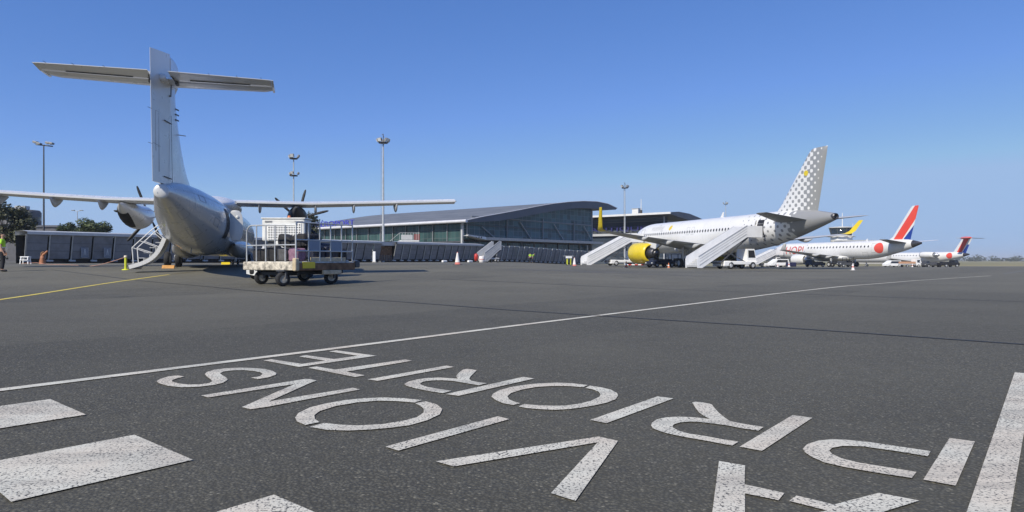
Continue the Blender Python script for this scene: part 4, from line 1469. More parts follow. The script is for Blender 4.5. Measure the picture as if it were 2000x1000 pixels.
mb.build('end_wall', 'midgrey', SB)
for y in (.5, 13, 26, 39):
    MB().bar((1.0, y, -.3), (1.0, y, 13.2), .3).build('column', 'lightgrey', SB)
MB().bar((1.4, -1, 8.4), (1.4, 50, 8.4), .3, .7).build('canopy', 'lightgrey', SB)
p0 = SC + D2 * 33 + D1 * 1.3
sign('wall_sign', 'dark blue letters on the wall under the overhang of the second hall', 'ATLANTIQUE', 2.0, Vector((p0.x, p0.y, 0)), -D2, 'signnavy', 9.4, 'midgrey', wscale=2.2)
mb = MB().rbox((0, 0, .75), (2.2, 2, 1.5), .08)
t = thing('roof_plant_box', 'small white plant box on the roof edge beside a thin mast', 'plant box', SC + D2 * 9.6 + D1 * 2 + Vector((0, 0, 14.2)), ANG)
mb.build('housing', 'airwhite', t)
MB().box((0, 0, 1.55), (2.5, 2.3, .12)).build('lid', 'lightgrey', t)
t = thing('mast_antenna', 'thin white antenna mast rising from the roof of the second hall', 'antenna', SC + D2 * 8.2 + D1 * 2 + Vector((0, 0, 14.3)))
MB().tube([(0, 0, 0), (0, 0, 4.2)], [.14, .09], 8).build('pole', 'airwhite', t)
MB().lathe([(0, .35), (1.0, .35), (1.05, 0)], (0, 0, 0), (0, 0, 1), 12).build('socket', 'black', t)

# ------------------------------------------------------------------ control tower
D = 350.0
t = thing('control_tower', 'control tower with a dark glass cab over a white ring', 'tower', ((1643 - 1000) / F * D, D, -1.0))
MB().lathe([(-.5, 4.2), (10, 4.2), (11.2, 5.4), (12.5, 5.6), (14.8, 5.7), (14.8, 5.0)], (0, 0, 0), (0, 0, 1), 8).build('shaft', 'airwhite', t)
MB().lathe([(14.7, 5.0), (18.9, 6.1), (18.9, 5.8)], (0, 0, 0), (0, 0, 1), 8).build('cab_glass', 'glass', t)
MB().lathe([(18.85, 0.1), (18.85, 6.5), (19.4, 6.4), (19.6, 4), (19.7, 0)], (0, 0, 0), (0, 0, 1), 8).build('cab_roof', 'lightgrey', t)
for k in range(8):
    a = 2 * PI * k / 8
    MB().bar((5.0 * math.cos(a), 5.0 * math.sin(a), 14.7), (6.12 * math.cos(a), 6.12 * math.sin(a), 18.9), .22).build('cab_post', 'darkgrey', t)
MB().lathe([(14.2, 5.8), (14.25, 6.9), (14.4, 6.9), (14.4, 5.7)], (0, 0, 0), (0, 0, 1), 20).build('gallery', 'balcony', t)
MB().tube([(.6, 0, 19.5), (.6, 0, 27)], [.28, .16], 8).build('antenna', 'airwhite', t)
MB().tube([(2.6, -6.9, 14.3), (2.6, -6.9, 21)], .12, 6).build('antenna', 'airwhite', t)
# low wing next to it
t = thing('tower_annex', 'low pale annex roof at the foot of the control tower', 'building', ((1668 - 1000) / F * D, D - 6, -1.0))
MB().box((0, 0, 5.5), (22, 8, 12.2)).build('wall', 'balcony', t)
MB().box((0, 0, 11.9), (23, 9, .7)).build('roof', 'lightgrey', t)
for i in range(7):
    MB().box((-9 + i * 3, -4.03, 10.4), (1.8, .1, 1.3)).build('window', 'glass', t)

# ------------------------------------------------------------------ covered walkway with leaning panels
W0 = Vector((-43.5, 58.7, 0))
def wz(k):
    p = W0 + D1 * k
    return zt(p.x, p.y)
def wpt(px):
    r = (px - 1000) / F
    # point on the walkway line seen at this column
    k = (W0.x - r * W0.y) / (r * D1.y - D1.x)
    return k

def walkway(label, px0, px1, pitch, roofed, lean, hp, gap=()):
    k0, k1 = wpt(px0), wpt(px1)
    t = thing('covered_walkway', label, 'walkway', W0 + D1 * k0 + Vector((0, 0, 0)), ANG, 'walkway sections along the stands')
    # local x along, -y toward camera
    n = int(round((k1 - k0) / pitch))
    pit = (k1 - k0) / n
    N = Vector((0, -1, 0))
    for i in range(n):
        xa, xb = i * pit, (i + 1) * pit
        za = wz(k0 + (xa + xb) / 2)
        if any(a <= i < b_ for a, b_ in gap):
            continue
        base = za + .42
        top = base + hp
        mb = MB()
        mb.prism([(xa + .08, 0, base), (xb - .16, 0, base), (xb - .16, -lean, top), (xa + .08, -lean, top)], (0, .06, 0))
        pn = mb.build('wall_panel', 'panel', t)
        for q in (.33, .66):
            MB().bar((xa + .1, -.012 - lean * q, base + hp * q), (xb - .08, -.012 - lean * q, base + hp * q), .03, .03).build('panel_rib', 'fascia', pn)
        mb = MB()
        mb.bar((xa, -.03, base - .1), (xa, -lean - .03, top + .03), .08, .12)
        mb.build('post', 'galv' if i % 3 else 'midgrey', t)
        MB().box((xa + .1, -.05, base - .17), (.5, .25, .16)).build('foot', 'lightgrey', t)
    zs = [wz(k0 + i * pit) for i in range(n + 1)]
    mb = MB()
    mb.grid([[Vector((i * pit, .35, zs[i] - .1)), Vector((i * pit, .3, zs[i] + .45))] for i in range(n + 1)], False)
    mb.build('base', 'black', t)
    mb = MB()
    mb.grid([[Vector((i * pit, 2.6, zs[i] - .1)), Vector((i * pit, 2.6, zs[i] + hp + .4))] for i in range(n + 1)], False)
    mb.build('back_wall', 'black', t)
    if roofed:
        mb = MB()
        rows = []
        for i in range(n + 1):
            z = zs[i] + .42 + hp
            x = i * pit
            rows.append([Vector((x, -lean - .25, z + .02)), Vector((x, -lean - .25, z + .28)), Vector((x, .8, z + .42)), Vector((x, 2.9, z + .40)), Vector((x, 2.9, z + .02)), Vector((x, -lean - .25, z + .02))])
        mb.grid(rows, False)
        mb.build('roof', 'lightgrey', t)
    else:
        mb = MB()
        for i in range(n):
            if i % 3 != 1:
                mb.bar((i * pit + .1, -lean, zs[i] + .47 + hp), ((i + .8) * pit, -lean, zs[i] + .47 + hp), .12, .10)
            else:
                mb.bar((i * pit, -lean + .2, zs[i] + .44 + hp), ((i + 1) * pit, -lean + .2, zs[i] + .44 + hp), .06, .05)
        mb.build('top_rail', 'galv', t)
    return t


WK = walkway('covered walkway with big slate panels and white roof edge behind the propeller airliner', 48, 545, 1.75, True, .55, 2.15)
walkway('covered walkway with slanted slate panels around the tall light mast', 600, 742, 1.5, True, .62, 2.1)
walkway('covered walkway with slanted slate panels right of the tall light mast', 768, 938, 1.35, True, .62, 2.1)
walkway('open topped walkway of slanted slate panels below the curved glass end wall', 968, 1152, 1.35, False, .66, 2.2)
# white pictograms painted on the panels
for px in (163, 207):
    k = wpt(px)
    p = W0 + D1 * (k)
    z = wz(k)
    t = thing('pictogram_board', 'small outlined pictogram board hung on the walkway, ' + ('nearer the orange bellows' if px < 180 else 'nearer the yellow bollard'), 'sign', p - D2 * .35 + Vector((0, 0, z + .55)), ANG)
    MB().box((0, 0, .45), (.62, .03, .95)).build('board', 'panel', t)
    mb = MB()
    for (a, b_) in (((-.29, 0), (.29, 0)), ((-.29, .9), (.29, .9)), ((-.29, 0), (-.29, .9)), ((.29, 0), (.29, .9)), ((-.29, .22), (.29, .22))):
        mb.bar((a[0], -.03, a[1] + .01), (b_[0], -.03, b_[1] + .01), .018)
    mb.build('outline', 'lightgrey', t)
    mb = MB()
    mb.lathe([(0, 0), (0, .06), (.02, .06), (.02, 0)], (0, -.02, .74), (0, -1, 0), 10)
    mb.bar((0, -.03, .68), (0, -.03, .48), .12, .02)
    mb.bar((-.05, -.03, .5), (-.06, -.03, .27), .05, .02).bar((.05, -.03, .5), (.06, -.03, .27), .05, .02)
    mb.build('pictogram', 'lightgrey', t)

# gate leaf between the two walkway halves, beside the mast
k = wpt(755)
t = thing('slatted_gate', 'low brown slatted gate in the walkway gap behind the tall mast', 'gate', W0 + D1 * k + Vector((0, 0, wz(k))), ANG)
mb = MB()
mb.box((0, .3, 1.2), (2.4, .06, 2.0))
mb.build('leaf', 'rust', t)
for i in range(8):
    MB().bar((-1.1 + i * .31, .24, .1), (-1.1 + i * .31, .24, 1.0), .05).build('bar', 'midgrey', t)
MB().box((0, .2, 2.55), (3.0, .8, .5)).build('head_beam', 'lightgrey', t)

# ------------------------------------------------------------------ light masts
def mast(px, D, ytop, label, cat='light mast', heads=4, lattice=False, two=False, rbase=.22, mat='galv', arm=1.2, tip=0.0):
    X = (px - 1000) / F * D
    z0 = zt(X, D)
    H = CZ + (HZ - ytop) / F * D - z0
    t = thing('light_mast', label, cat, (X, D, z0), 0, 'apron light masts')
    MB().tube([(0, 0, -.2), (0, 0, H * .5), (0, 0, H)], [rbase, rbase * .75, rbase * .5], 10).build('pole', mat, t)
    if lattice:
        mb = MB()
        for i in range(int(H / .6)):
            mb.bar((-rbase - .12, 0, 2 + i * .6), (-rbase * .4, 0, 2 + i * .6), .03)
        mb.bar((-rbase - .12, 0, 2), (-rbase - .1, 0, H - .3), .04)
        mb.build('ladder', 'midgrey', t)
    def frame(z, n, sc_=1.0):
        mb = MB()
        mb.lathe([(0, .1), (0, arm * .9), (.12, arm * .92), (.12, .1)], (0, 0, z), (0, 0, 1), 12)
        mb.build('head_frame', 'darkmetal', t)
        for k in range(n):
            a = 2 * PI * k / n + .5
            c = Vector((math.cos(a) * arm, math.sin(a) * arm, z + .42))
            M_ = Matrix.Rotation(a, 4, 'Z') @ Matrix.Rotation(R(25), 4, 'Y')
            mb = MB().rbox(c, (.24, .56 * sc_, .5 * sc_), .06, M=M_)
            lp = mb.build('floodlight', 'midgrey', t)
            MB().box(c + Vector((math.cos(a) * .15, math.sin(a) * .15, -.06)), (.04, .46 * sc_, .4 * sc_), M=M_).build('lens', 'reflect', lp)
    if heads:
        frame(H - .2, heads)
    if two:
        frame(H - 2.6, heads, .7)
    if tip:
        MB().tube([(0, 0, H), (0, 0, H + tip)], .05, 6).bar((-.12, 0, H + tip), (.12, 0, H + tip - .5), .05).build('lightning_rod', 'darkgrey', t)
    return t


mast(748.5, 91, 277, 'tallest pale light mast with a ladder, standing in the walkway gap', lattice=True, tip=1.1, arm=.72, rbase=.19, heads=5)
mast(573.5, 93, 308, 'light mast with two tiers of lamps rising behind the wing', two=True, heads=3, arm=.62, rbase=.14)
mast(85.5, 84, 283, 'slim dark light mast crossing the near wing tip', heads=0, mat='darkgrey', rbase=.14)
mast(1220.5, 140, 366, 'distant light mast in front of the second hall', lattice=True, heads=4, arm=.75, tip=1.0, rbase=.16)
mast(1417.5, 215, 398, 'small faint light mast showing above the dotted jet', heads=3, arm=.7, tip=.8, rbase=.16)
# cross arm with four lamps for the slim mast
X = (85.5 - 1000) / F * 84
Hm = CZ + (HZ - 283) / F * 84
tm = [o for o in bpy.data.objects if o.get('label', '').startswith('slim dark')][0]
Hm -= zt(X, 84)
MB().bar((-1.0, 0, Hm + .05), (1.0, .2, Hm - .15), .14).build('cross_arm', 'darkgrey', tm)
for (x, z) in ((-1.05, .35), (-.6, .15), (.55, .25), (.95, .2)):
    lp = MB().rbox((x, 0, Hm + z), (.55, .5, .26), .06, M=Matrix.Rotation(R(12), 4, 'Y')).build('floodlight', 'midgrey', tm)
    MB().box((x, 0, Hm + z - .13), (.42, .4, .04)).build('lens', 'reflect', lp)


def lamp(px, D, ytop, label):
    X = (px - 1000) / F * D
    z0 = zt(X, D)
    H = CZ + (HZ - ytop) / F * D - z0
    t = thing('street_lamp', label, 'street lamp', (X, D, z0), 0, 'street lamps behind the walkway')
    MB().tube([(0, 0, 0), (0, 0, H)], [.11, .06], 8).build('pole', 'galv', t)
    MB().tube([(-.7, 0, H + .05), (0, 0, H - .05), (.7, 0, H + .05)], .04, 6).build('arm', 'galv', t)
    for sx_ in (-.75, .75):
        MB().rbox((sx_, 0, H + .1), (.6, .3, .14), .05).build('lamp_head', 'midgrey', t)


lamp(151, 120, 412, 'double headed street lamp above the bushes behind the walkway')
lamp(52, 122, 421, 'double headed street lamp beside the dark tree')

# ------------------------------------------------------------------ far buildings on the left
D = 190
t = thing('round_building', 'dark round building with window bands beyond the tree', 'building', ((40 - 1000) / F * D, D, .5))
MB().lathe([(-1, 5.0), (14.2, 5.0), (14.8, 4.6), (15.0, 0)], (0, 0, 0), (0, 0, 1), 28).build('wall', 'oldbuilding', t)
for z in (9.4, 11.7):
    MB().lathe([(z, 5.06), (z + 1.1, 5.06)], (0, 0, 0), (0, 0, 1), 28).build('window_band', 'glass', t)
MB().box((.5, 0, 15.4), (3, 2, 1.2)).build('roof_unit', 'lightgrey', t)
t = thing('low_building', 'long low dark grey building behind the slim mast', 'building', ((92 - 1000) / F * 150, 150, .5))
MB().box((0, 0, 3.9), (11, 9, 7.8)).build('wall', 'oldbuilding', t)
MB().box((0, 0, 7.9), (11.6, 9.6, .4)).build('roof', 'fascia', t)
for i in range(5):
    MB().box((-4.2 + i * 2.1, -4.53, 5.2), (1.4, .1, 1.2)).build('window', 'glass', t)
t = thing('low_building', 'pale block with a light sloping roof beside the bushes', 'building', ((112 - 1000) / F * 165, 165, .5))
MB().box((0, 0, 3.6), (7, 8, 7.2)).build('wall', 'balcony', t)
MB().hull([(-3.8, -4.3, 7.2), (3.8, -4.3, 7.2), (3.8, 4.3, 7.2), (-3.8, 4.3, 7.2), (3.8, -4.3, 8.2), (3.8, 4.3, 8.2), (-1, 4.3, 8.0), (-1, -4.3, 8.0)]).build('roof', 'lightgrey', t)
for i in range(3):
    MB().box((-2.2 + i * 2.2, -4.03, 5.6), (1.2, .1, 1.0)).build('window', 'glass', t)
# near shelter at the left edge
t = thing('shelter', 'pale roofed shelter with a dark open front at the end of the walkway', 'shelter', (-47.9, 56.0, .6), ANG)
MB().box((-2.4, 1.2, 3.02), (8.0, 3.6, .62)).build('roof', 'balcony', t)
MB().box((-2.4, 2.7, 1.35), (7.8, .2, 2.7)).build('back_wall', 'darkgrey', t)
for x in (-6, -3, -.4, 1.2):
    MB().bar((x, -.3, 0), (x, -.3, 2.72), .14).build('post', 'midgrey', t)
MB().box((-2.4, 1, .25), (7.6, 2.4, .5)).build('planter', 'darkgrey', t)


# ------------------------------------------------------------------ trees
def leaf_cloud(mb, blobs, n, size, rnd):
    """many small leaf faces through the volume of the blobs"""
    tot = sum(b_[3] * b_[4] * b_[5] for b_ in blobs)
    for (cx, cy, cz, rx, ry, rz) in blobs:
        k = int(n * rx * ry * rz / tot) + 12
        for _ in range(k):
            d = Vector((rnd.gauss(0, 1), rnd.gauss(0, 1), rnd.gauss(0, 1))).normalized()
            q = rnd.random() ** .42
            p = Vector((cx + d.x * rx * q, cy + d.y * ry * q, cz + d.z * rz * q))
            if noise.noise(p * .9) < -.22 and q > .55:
                continue
            s_ = size * rnd.uniform(.6, 1.35)
            a = Vector((rnd.gauss(0, 1), rnd.gauss(0, 1), rnd.gauss(0, .6))).normalized()
            b_ = a.cross(d).normalized() if a.cross(d).length > .1 else Vector((0, 0, 1))
            mb.add([p - a * s_, p + b_ * s_ * .55, p + a * s_, p - b_ * s_ * .55], [(0, 1, 2, 3)])


def tree(name, label, px, D, w_, h_, trunk_h, n, size, mat, seed, loose=False, group=None):
    rnd = random.Random(seed)
    X = (px - 1000) / F * D
    t = thing(name, label, 'tree' if trunk_h > 0.6 else 'bush', (X, D, zt(X, D)), 0, group)
    mb = MB()
    mb.tube([(0, 0, -.1), (.05, 0, trunk_h * .6), (.0, .05, trunk_h + h_ * .3), (.1, 0, trunk_h + h_ * .6)], [.05 + h_ * .03, .04 + h_ * .024, .03 + h_ * .014, .02], 9)
    blobs = []
    for k in range(9 if not loose else 12):
        a = rnd.uniform(0, 2 * PI)
        q = rnd.random() ** .6
        z = trunk_h + h_ * rnd.uniform(.18, .88)
        rr = w_ * .5 * (1 - abs((z - trunk_h) / h_ - .45) * .8)
        c = (math.cos(a) * rr * q * .75, math.sin(a) * rr * q * .75, z)
        s_ = w_ * rnd.uniform(.15, .27)
        blobs.append((*c, s_, s_, s_ * rnd.uniform(.6, .95)))
        mb.tube([(0, 0, trunk_h + (z - trunk_h) * .3), (c[0] * .6, c[1] * .6, z - s_ * .2), c], [.035 + h_ * .008, .03, .012], 6)
    mb.build('trunk', 'bark', t)
    mb = MB()
    leaf_cloud(mb, blobs, n, size, rnd)
    mb.build('crown', mat, t, fix=False)
    return t


G = 'trees beyond the walkway'
tree('broadleaf_tree', 'tall dark tree at the left edge above the shelter', 6, 73, 6.4, 5.0, 1.6, 5200, .17, 'leafdark', 1, group=G)
tree('broadleaf_tree', 'smaller tree leaning out beside the round building', 41, 80, 3.6, 2.9, 1.9, 2200, .15, 'leafdark', 2, group=G)
tree('conifer_tree', 'loose upright dark green tree at the end of the low buildings', 128, 92, 2.6, 4.6, 1.2, 1700, .14, 'leafgreen', 3, True, group=G)
tree('broadleaf_bush', 'rounded green bush in the middle of the row above the walkway roof', 172, 95, 5.4, 5.2, 1.1, 3800, .16, 'leafgreen', 4, group=G)
tree('broadleaf_bush', 'rounded green bush between the street lamp and the lowered engine', 209, 97, 4.4, 4.9, 1.0, 2800, .16, 'leafgreen', 5, group=G)
tree('broadleaf_bush', 'low green bush next to the slim upright tree', 146, 99, 3.4, 4.2, 1.0, 2000, .15, 'leafgreen', 8, group=G)
tree('broadleaf_tree', 'brownish tree seen between the white air unit and the terminal', 612, 105, 5.2, 6.5, 1.6, 2600, .17, 'leafdark', 6, True, group=G)
# plants by the shelter
mb = MB()
leaf_cloud(mb, [(-50.6 + i * 1.1, 55.2 + i * .5, 1.5 + .3 * math.sin(i), .8, .6, .9) for i in range(6)], 2400, .1, random.Random(11))
tag(mb.build('hedge', 'leafdark', fix=False), 'dark untidy hedge in front of the shelter at the left edge', 'hedge')

# wood on the horizon
rnd = random.Random(5)
mb = MB()
for i in range(150):
    x = 380 + i * 10 + rnd.uniform(-4, 4)
    y = 1000 + rnd.uniform(-60, 120)
    hh = 6.8 + 2.0 * noise.noise(Vector((i * .07, 3, 0))) + rnd.uniform(-.5, 1.0) + (4.5 if 34 < i < 40 else 0)
    leaf_cloud(mb, [(x, y, hh * .4 - 1, 9, 6, hh * .6), (x + 5, y + 90, hh * .3 - 1, 10, 6, hh * .5)], 110, 1.6, rnd)
tag(mb.build('treeline', 'leaffar', fix=False), 'dark low wood along the horizon past the last jet', None, None, 'stuff')
# ------------------------------------------------------------------ loaded baggage trolley
E1 = Vector((.53, .848, 0))
E2 = Vector((-.848, .53, 0))
CA = math.atan2(E1.y, E1.x)
C0 = Vector((-6.76, 20.6, .07))
CT = thing('baggage_trolley', 'flat baggage trolley with worn white deck and tube railings on two sides', 'trolley', C0, CA)
# local x along E1 (right face), y along E2 (left face)
DK = .79
MB().rbox((1.24, 1.25, DK - .04), (2.48, 2.5, .07), .02).build('deck', 'deckpaint', CT)
mb = MB().rbox((-.03, 1.25, DK - .15), (.09, 2.56, .27), .025)
mb.build('bumper', 'wornwhite', CT)
MB().rbox((1.24, -.03, DK - .17), (2.45, .07, .24), .02).build('side_beam', 'rust', CT)
MB().rbox((.45, -.07, DK - .12), (.5, .02, .2), .005).build('warning_plate', 'yellow', CT)
MB().rbox((-.03, -.03, DK - .1), (.16, .16, .4), .03).build('corner_post', 'tan', CT)
MB().rbox((1.42, -.06, DK - .36), (.78, .10, .14), .02).build('tow_bar', 'tan', CT)
mb = MB()
for i in range(4):
    mb.bar((.2 + i * .7, 0.05, DK - .12), (.2 + i * .7, 2.45, DK - .12), .06, .1)
mb.build('cross_member', 'darkgrey', CT)
mb = MB()
mb.box((1.25, .35, DK - .34), (2.0, .1, .14)).box((1.25, 2.1, DK - .34), (2.0, .1, .14)).box((.3, 1.2, DK - .4), (.1, 1.9, .1)).box((2.0, 1.2, DK - .4), (.1, 1.9, .1))
mb.build('chassis', 'black', CT)
for (u, v, ax) in ((.0, .62, (.28, 1, 0)), (.34, 2.12, (.28, 1, 0)), (1.62, .2, (.5, 1, 0)), (2.1, 2.1, (.4, 1, 0))):
    zg = zt(C0.x + E1.x * u + E2.x * v, C0.y + E1.y * u + E2.y * v) - C0.z
    wh = wheel(CT, (u, v, .23 + zg), .23, .17, ax, 'wheel', 'wornwhite')
    MB().bar((u, v + .16, .23), (u, v + .16, .5), .06).bar((u, v - .16, .23), (u, v - .16, .5), .06).box((u, v, .5), (.2, .4, .05)).build('caster_fork', 'darkgrey', CT)
MB().rbox((2.62, .1, DK - .1), (.22, .3, .24), .04).build('coupling', 'darkgrey', CT)
# railings
def rail(parent, pts, mat='galv', r=.022):
    return MB().tube(pts, r, 8).build('rail', mat, parent)


H_ = DK + 1.18
hoop = [(.0, 2.42, DK)]
hoop += [(.0, 2.42, H_ - .25)] + [(.0, 2.42 - .25 * (1 - math.cos(a)), H_ - .25 + .25 * math.sin(a)) for a in (R(20), R(40), R(60), R(80), R(90))] + [(0, .02, H_ - .03), (0, .0, DK)]
MB().tube(hoop, .026, 8).build('hoop', 'galv', CT)
for v in (.5, 1.0, 1.45, 1.92):
    rail(CT, [(0, v, DK), (0, v, H_ - .03)])
rail(CT, [(0, 2.42, DK + .52), (0, 0, DK + .52)])
mb = MB()
for u in (0, .5, .96, 1.42, 1.9, 2.4):
    rail(CT, [(u, 0, DK), (u, 0, H_ + .05)])
for z in (H_ + .05, DK + .68, DK + .33):
    rail(CT, [(0, 0, z), (2.4, 0, z)])
rail(CT, [(0, 0, H_ - .03), (.06, .0, H_ + .05)])
for u in (.52, 1.44):
    MB().rbox((u + .23, -.005, DK + .51), (.44, .015, .33), .004).build('side_plate', 'bluegrey', CT)
mb = MB()
mb.rbox((1.35, .03, DK + .06), (1.5, .05, .14), .01)
mb.build('toe_board', 'tan', CT)


def cw(u, v, z):
    return C0 + E1 * u + E2 * v + Vector((0, 0, z))


def suitcase(u, v, z, d, mat, label, rx=0.0, rz=0.0, ry=0.0, tagged=False):
    t = thing('suitcase', label, 'suitcase', cw(u, v, z), CA + rz, 'luggage on the trolley')
    t.rotation_euler = (rx, ry, CA + rz)
    L, W_, H2 = d
    if mat == 'fabnavy':
        MB().rbox((0, 0, H2 / 2), d, .07).build('shell', mat, t)
    else:
        # soft bag: rounded, sagging, creased
        sd_ = random.random() * 50
        rows = []
        for i in range(15):
            a = -PI / 2 + PI * i / 14
            row = []
            for k in range(29):
                b__ = 2 * PI * k / 28
                def pw(v, e):
                    return math.copysign(abs(v) ** e, v)
                q_ = Vector((pw(math.cos(a), .32) * pw(math.cos(b__), .38), pw(math.cos(a), .32) * pw(math.sin(b__), .38), pw(math.sin(a), .42)))
                f_ = 1 + .09 * noise.noise(q_ * 1.8 + Vector((sd_, 0, 0))) + .03 * noise.noise(q_ * 5 + Vector((sd_, 3, 0)))
                q_ = Vector((q_.x * L / 2 * f_, q_.y * W_ / 2 * f_, max(0, H2 / 2 + q_.z * H2 / 2 * (f_ if q_.z > 0 else 1))))
                row.append(q_)
            rows.append(row)
        MB().grid(rows).build('shell', mat, t)
    mb = MB()
    mb.tube([(L / 2 - .0, -.10, H2 * .55), (L / 2 + .05, -.08, H2 * .55), (L / 2 + .05, .08, H2 * .55), (L / 2, .10, H2 * .55)], .014, 6)
    mb.build('handle', 'black', t)
    mb = MB()
    for x in (-L * .28, 0, L * .28):
        mb.bar((x, -W_ / 2 - .004, H2 * .16), (x, -W_ / 2 - .004, H2 * .84), .02, .012)
    mb.bar((-L * .46, -W_ / 2 - .003, H2 * .5), (L * .46, -W_ / 2 - .003, H2 * .5), .012, .012)
    mb.build('seam', 'darkgrey', t)
    for (x, y) in ((-L * .4, -W_ * .35), (-L * .4, W_ * .35)):
        MB().lathe([(-.02, 0), (-.02, .035), (.02, .035), (.02, 0)], (x - .06, y, .05), (0, 1, 0), 10).build('caster', 'rubber', t)
    if tagged:
        MB().box((0, -W_ / 2 - .02, H2 * .55), (.34, .02, .12), M=Matrix.Rotation(R(tagged), 4, 'Y')).build('luggage_label', 'white', t)
    return t


f0 = DK
q = R(90)
suitcase(.35, 2.05, f0, (.62, .40, .42), 'fabblack', 'black suitcase lying at the hooped left end of the trolley', rz=q)
suitcase(.32, 1.45, f0, (.58, .42, .46), 'fabblack', 'black suitcase standing on the deck behind the front railing of the trolley', rz=q)
suitcase(.30, .85, f0, (.50, .40, .44), 'fabgrey', 'dark grey bag with a white label next to the pink bag', rz=q, tagged=28)
suitcase(.28, .28, f0, (.46, .42, .42), 'fabpink', 'dusty pink and purple bag on the near corner of the trolley', rz=q)
suitcase(.75, 1.35, f0 + .47, (.66, .40, .40), 'fabblack', 'black suitcase with a white label tilted on top of the pile', rz=q, rx=R(0), ry=R(-16), tagged=-30)
suitcase(.80, .62, f0 + .44, (.70, .46, .44), 'fabblack', 'big black suitcase on top of the pile behind the pink bag', rz=q, ry=R(6))
suitcase(.72, 2.0, f0, (.5, .4, .55), 'fabgrey', 'grey case standing behind the black suitcases near the hoop', rz=q)
suitcase(1.02, .30, f0, (.52, .42, .52), 'fabnavy', 'dark navy case behind the first grey plate of the railing', rz=0)
suitcase(1.60, .32, f0, (.58, .44, .50), 'fabnavy', 'dark navy case behind the second grey plate of the railing', rz=0)
suitcase(2.12, .34, f0, (.40, .42, .44), 'fabblack', 'small black case at the far end of the railing', rz=0)
suitcase(1.15, .85, f0 + .02, (.8, .5, .9), 'fabblack', 'tall black trunk in the middle of the trolley deck', rz=0)
suitcase(1.85, .95, f0, (.6, .5, .62), 'fabnavy', 'dark navy case at the back of the trolley deck', rz=.2)

# ------------------------------------------------------------------ towed air conditioning unit
AX, AY = -8.65, 24.9
az = zt(AX, AY)
AU = thing('ground_air_unit', 'white towed air unit with a wide grille of round holes behind the trolley', 'air unit', (AX, AY, az), R(2))
m = newmat('holes')
b = bsdf(m)
co = objco(m)
sx = nd(m, 'ShaderNodeSeparateXYZ')
lk(m, co, sx.inputs[0])
du = mth(m, 'SUBTRACT', mth(m, 'FRACT', mth(m, 'DIVIDE', sx.outputs[0], .095)), .5)
dv = mth(m, 'SUBTRACT', mth(m, 'FRACT', mth(m, 'DIVIDE', sx.outputs[2], .095)), .5)
dd = mth(m, 'ADD', mth(m, 'MULTIPLY', du, du), mth(m, 'MULTIPLY', dv, dv))
lk(m, mixc(m, mth(m, 'LESS_THAN', dd, .085), (.78, .78, .76), (.012, .012, .012)), b.inputs['Base Color'])
b.inputs['Roughness'].default_value = .4
paint('unitwhite', (.76, .76, .72), .45, var=.22, vs=2.2)
UZ = 1.62 - az
MB().rbox((0, .48, UZ + .42), (1.60, .96, .84), .05).build('housing', 'unitwhite', AU)
MB().rbox((0, .48, UZ + .86), (1.66, 1.02, .05), .02).build('lid', 'unitwhite', AU)
MB().box((.06, -.012, UZ + .36), (1.23, .02, .62)).build('grille', 'holes', AU)
mb = MB().box((-.55, -.012, UZ + .74), (.26, .015, .06)).box((.58, -.012, UZ + .74), (.3, .015, .05))
mb.build('nameplate', 'midgrey', AU)
MB().box((.1, -.028, UZ + .13), (.3, .01, .09)).build('sticker', 'limeyellow', AU)
MB().lathe([(0, .06), (.09, .055), (.11, 0)], (.1, .4, UZ + .89), (0, 0, 1), 12).build('beacon', 'orange', AU)
MB().box((.81, .48, UZ + .42), (.02, .7, .6)).build('side_louvre', 'darkgrey', AU)
MB().rbox((.1, .5, UZ - .30), (1.45, .8, .60), .03).build('engine_bay', 'darkgrey', AU)
MB().rbox((-.1, -.0, UZ - .18), (.34, .2, .34), .03).build('control_box', 'unitwhite', AU)
MB().rbox((0, .5, .60), (1.7, 1.2, .16), .03).build('frame', 'midgrey', AU)
mb = MB()
mb.prism([(-1.30, -.22, .20), (-1.30, -.22, .56), (-.62, -.22, .56), (-.62, -.22, .10), (-.85, -.22, .10)], (0, .3, 0))
mb.build('mudguard', 'unitwhite', AU)
for (x, y) in ((-1.1, .05), (.72, .15), (-.72, 1.0), (.72, 1.0)):
    wheel(AU, (x, y, .30 + zt(AX + x, AY + y) - az), .30, .2, (1, 0, 0), 'wheel', 'midgrey')
mb = MB()
mb.tube([(-.95, -.1, .72), (-.9, -.1, 1.0), (-.62, -.1, 1.05), (-.55, .1, 1.0)], .025, 6)
mb.tube([(-.95, -.15, .72), (-.75, -.15, 1.0)], .025, 6)
mb.build('hose_rack', 'white', AU)
MB().lathe([(0, .12), (.12, .12), (.16, .06), (.26, .05), (.28, 0)], (-.72, 0, 1.02), (0, 0, 1), 14).build('filter_bowl', 'lightgrey', AU)

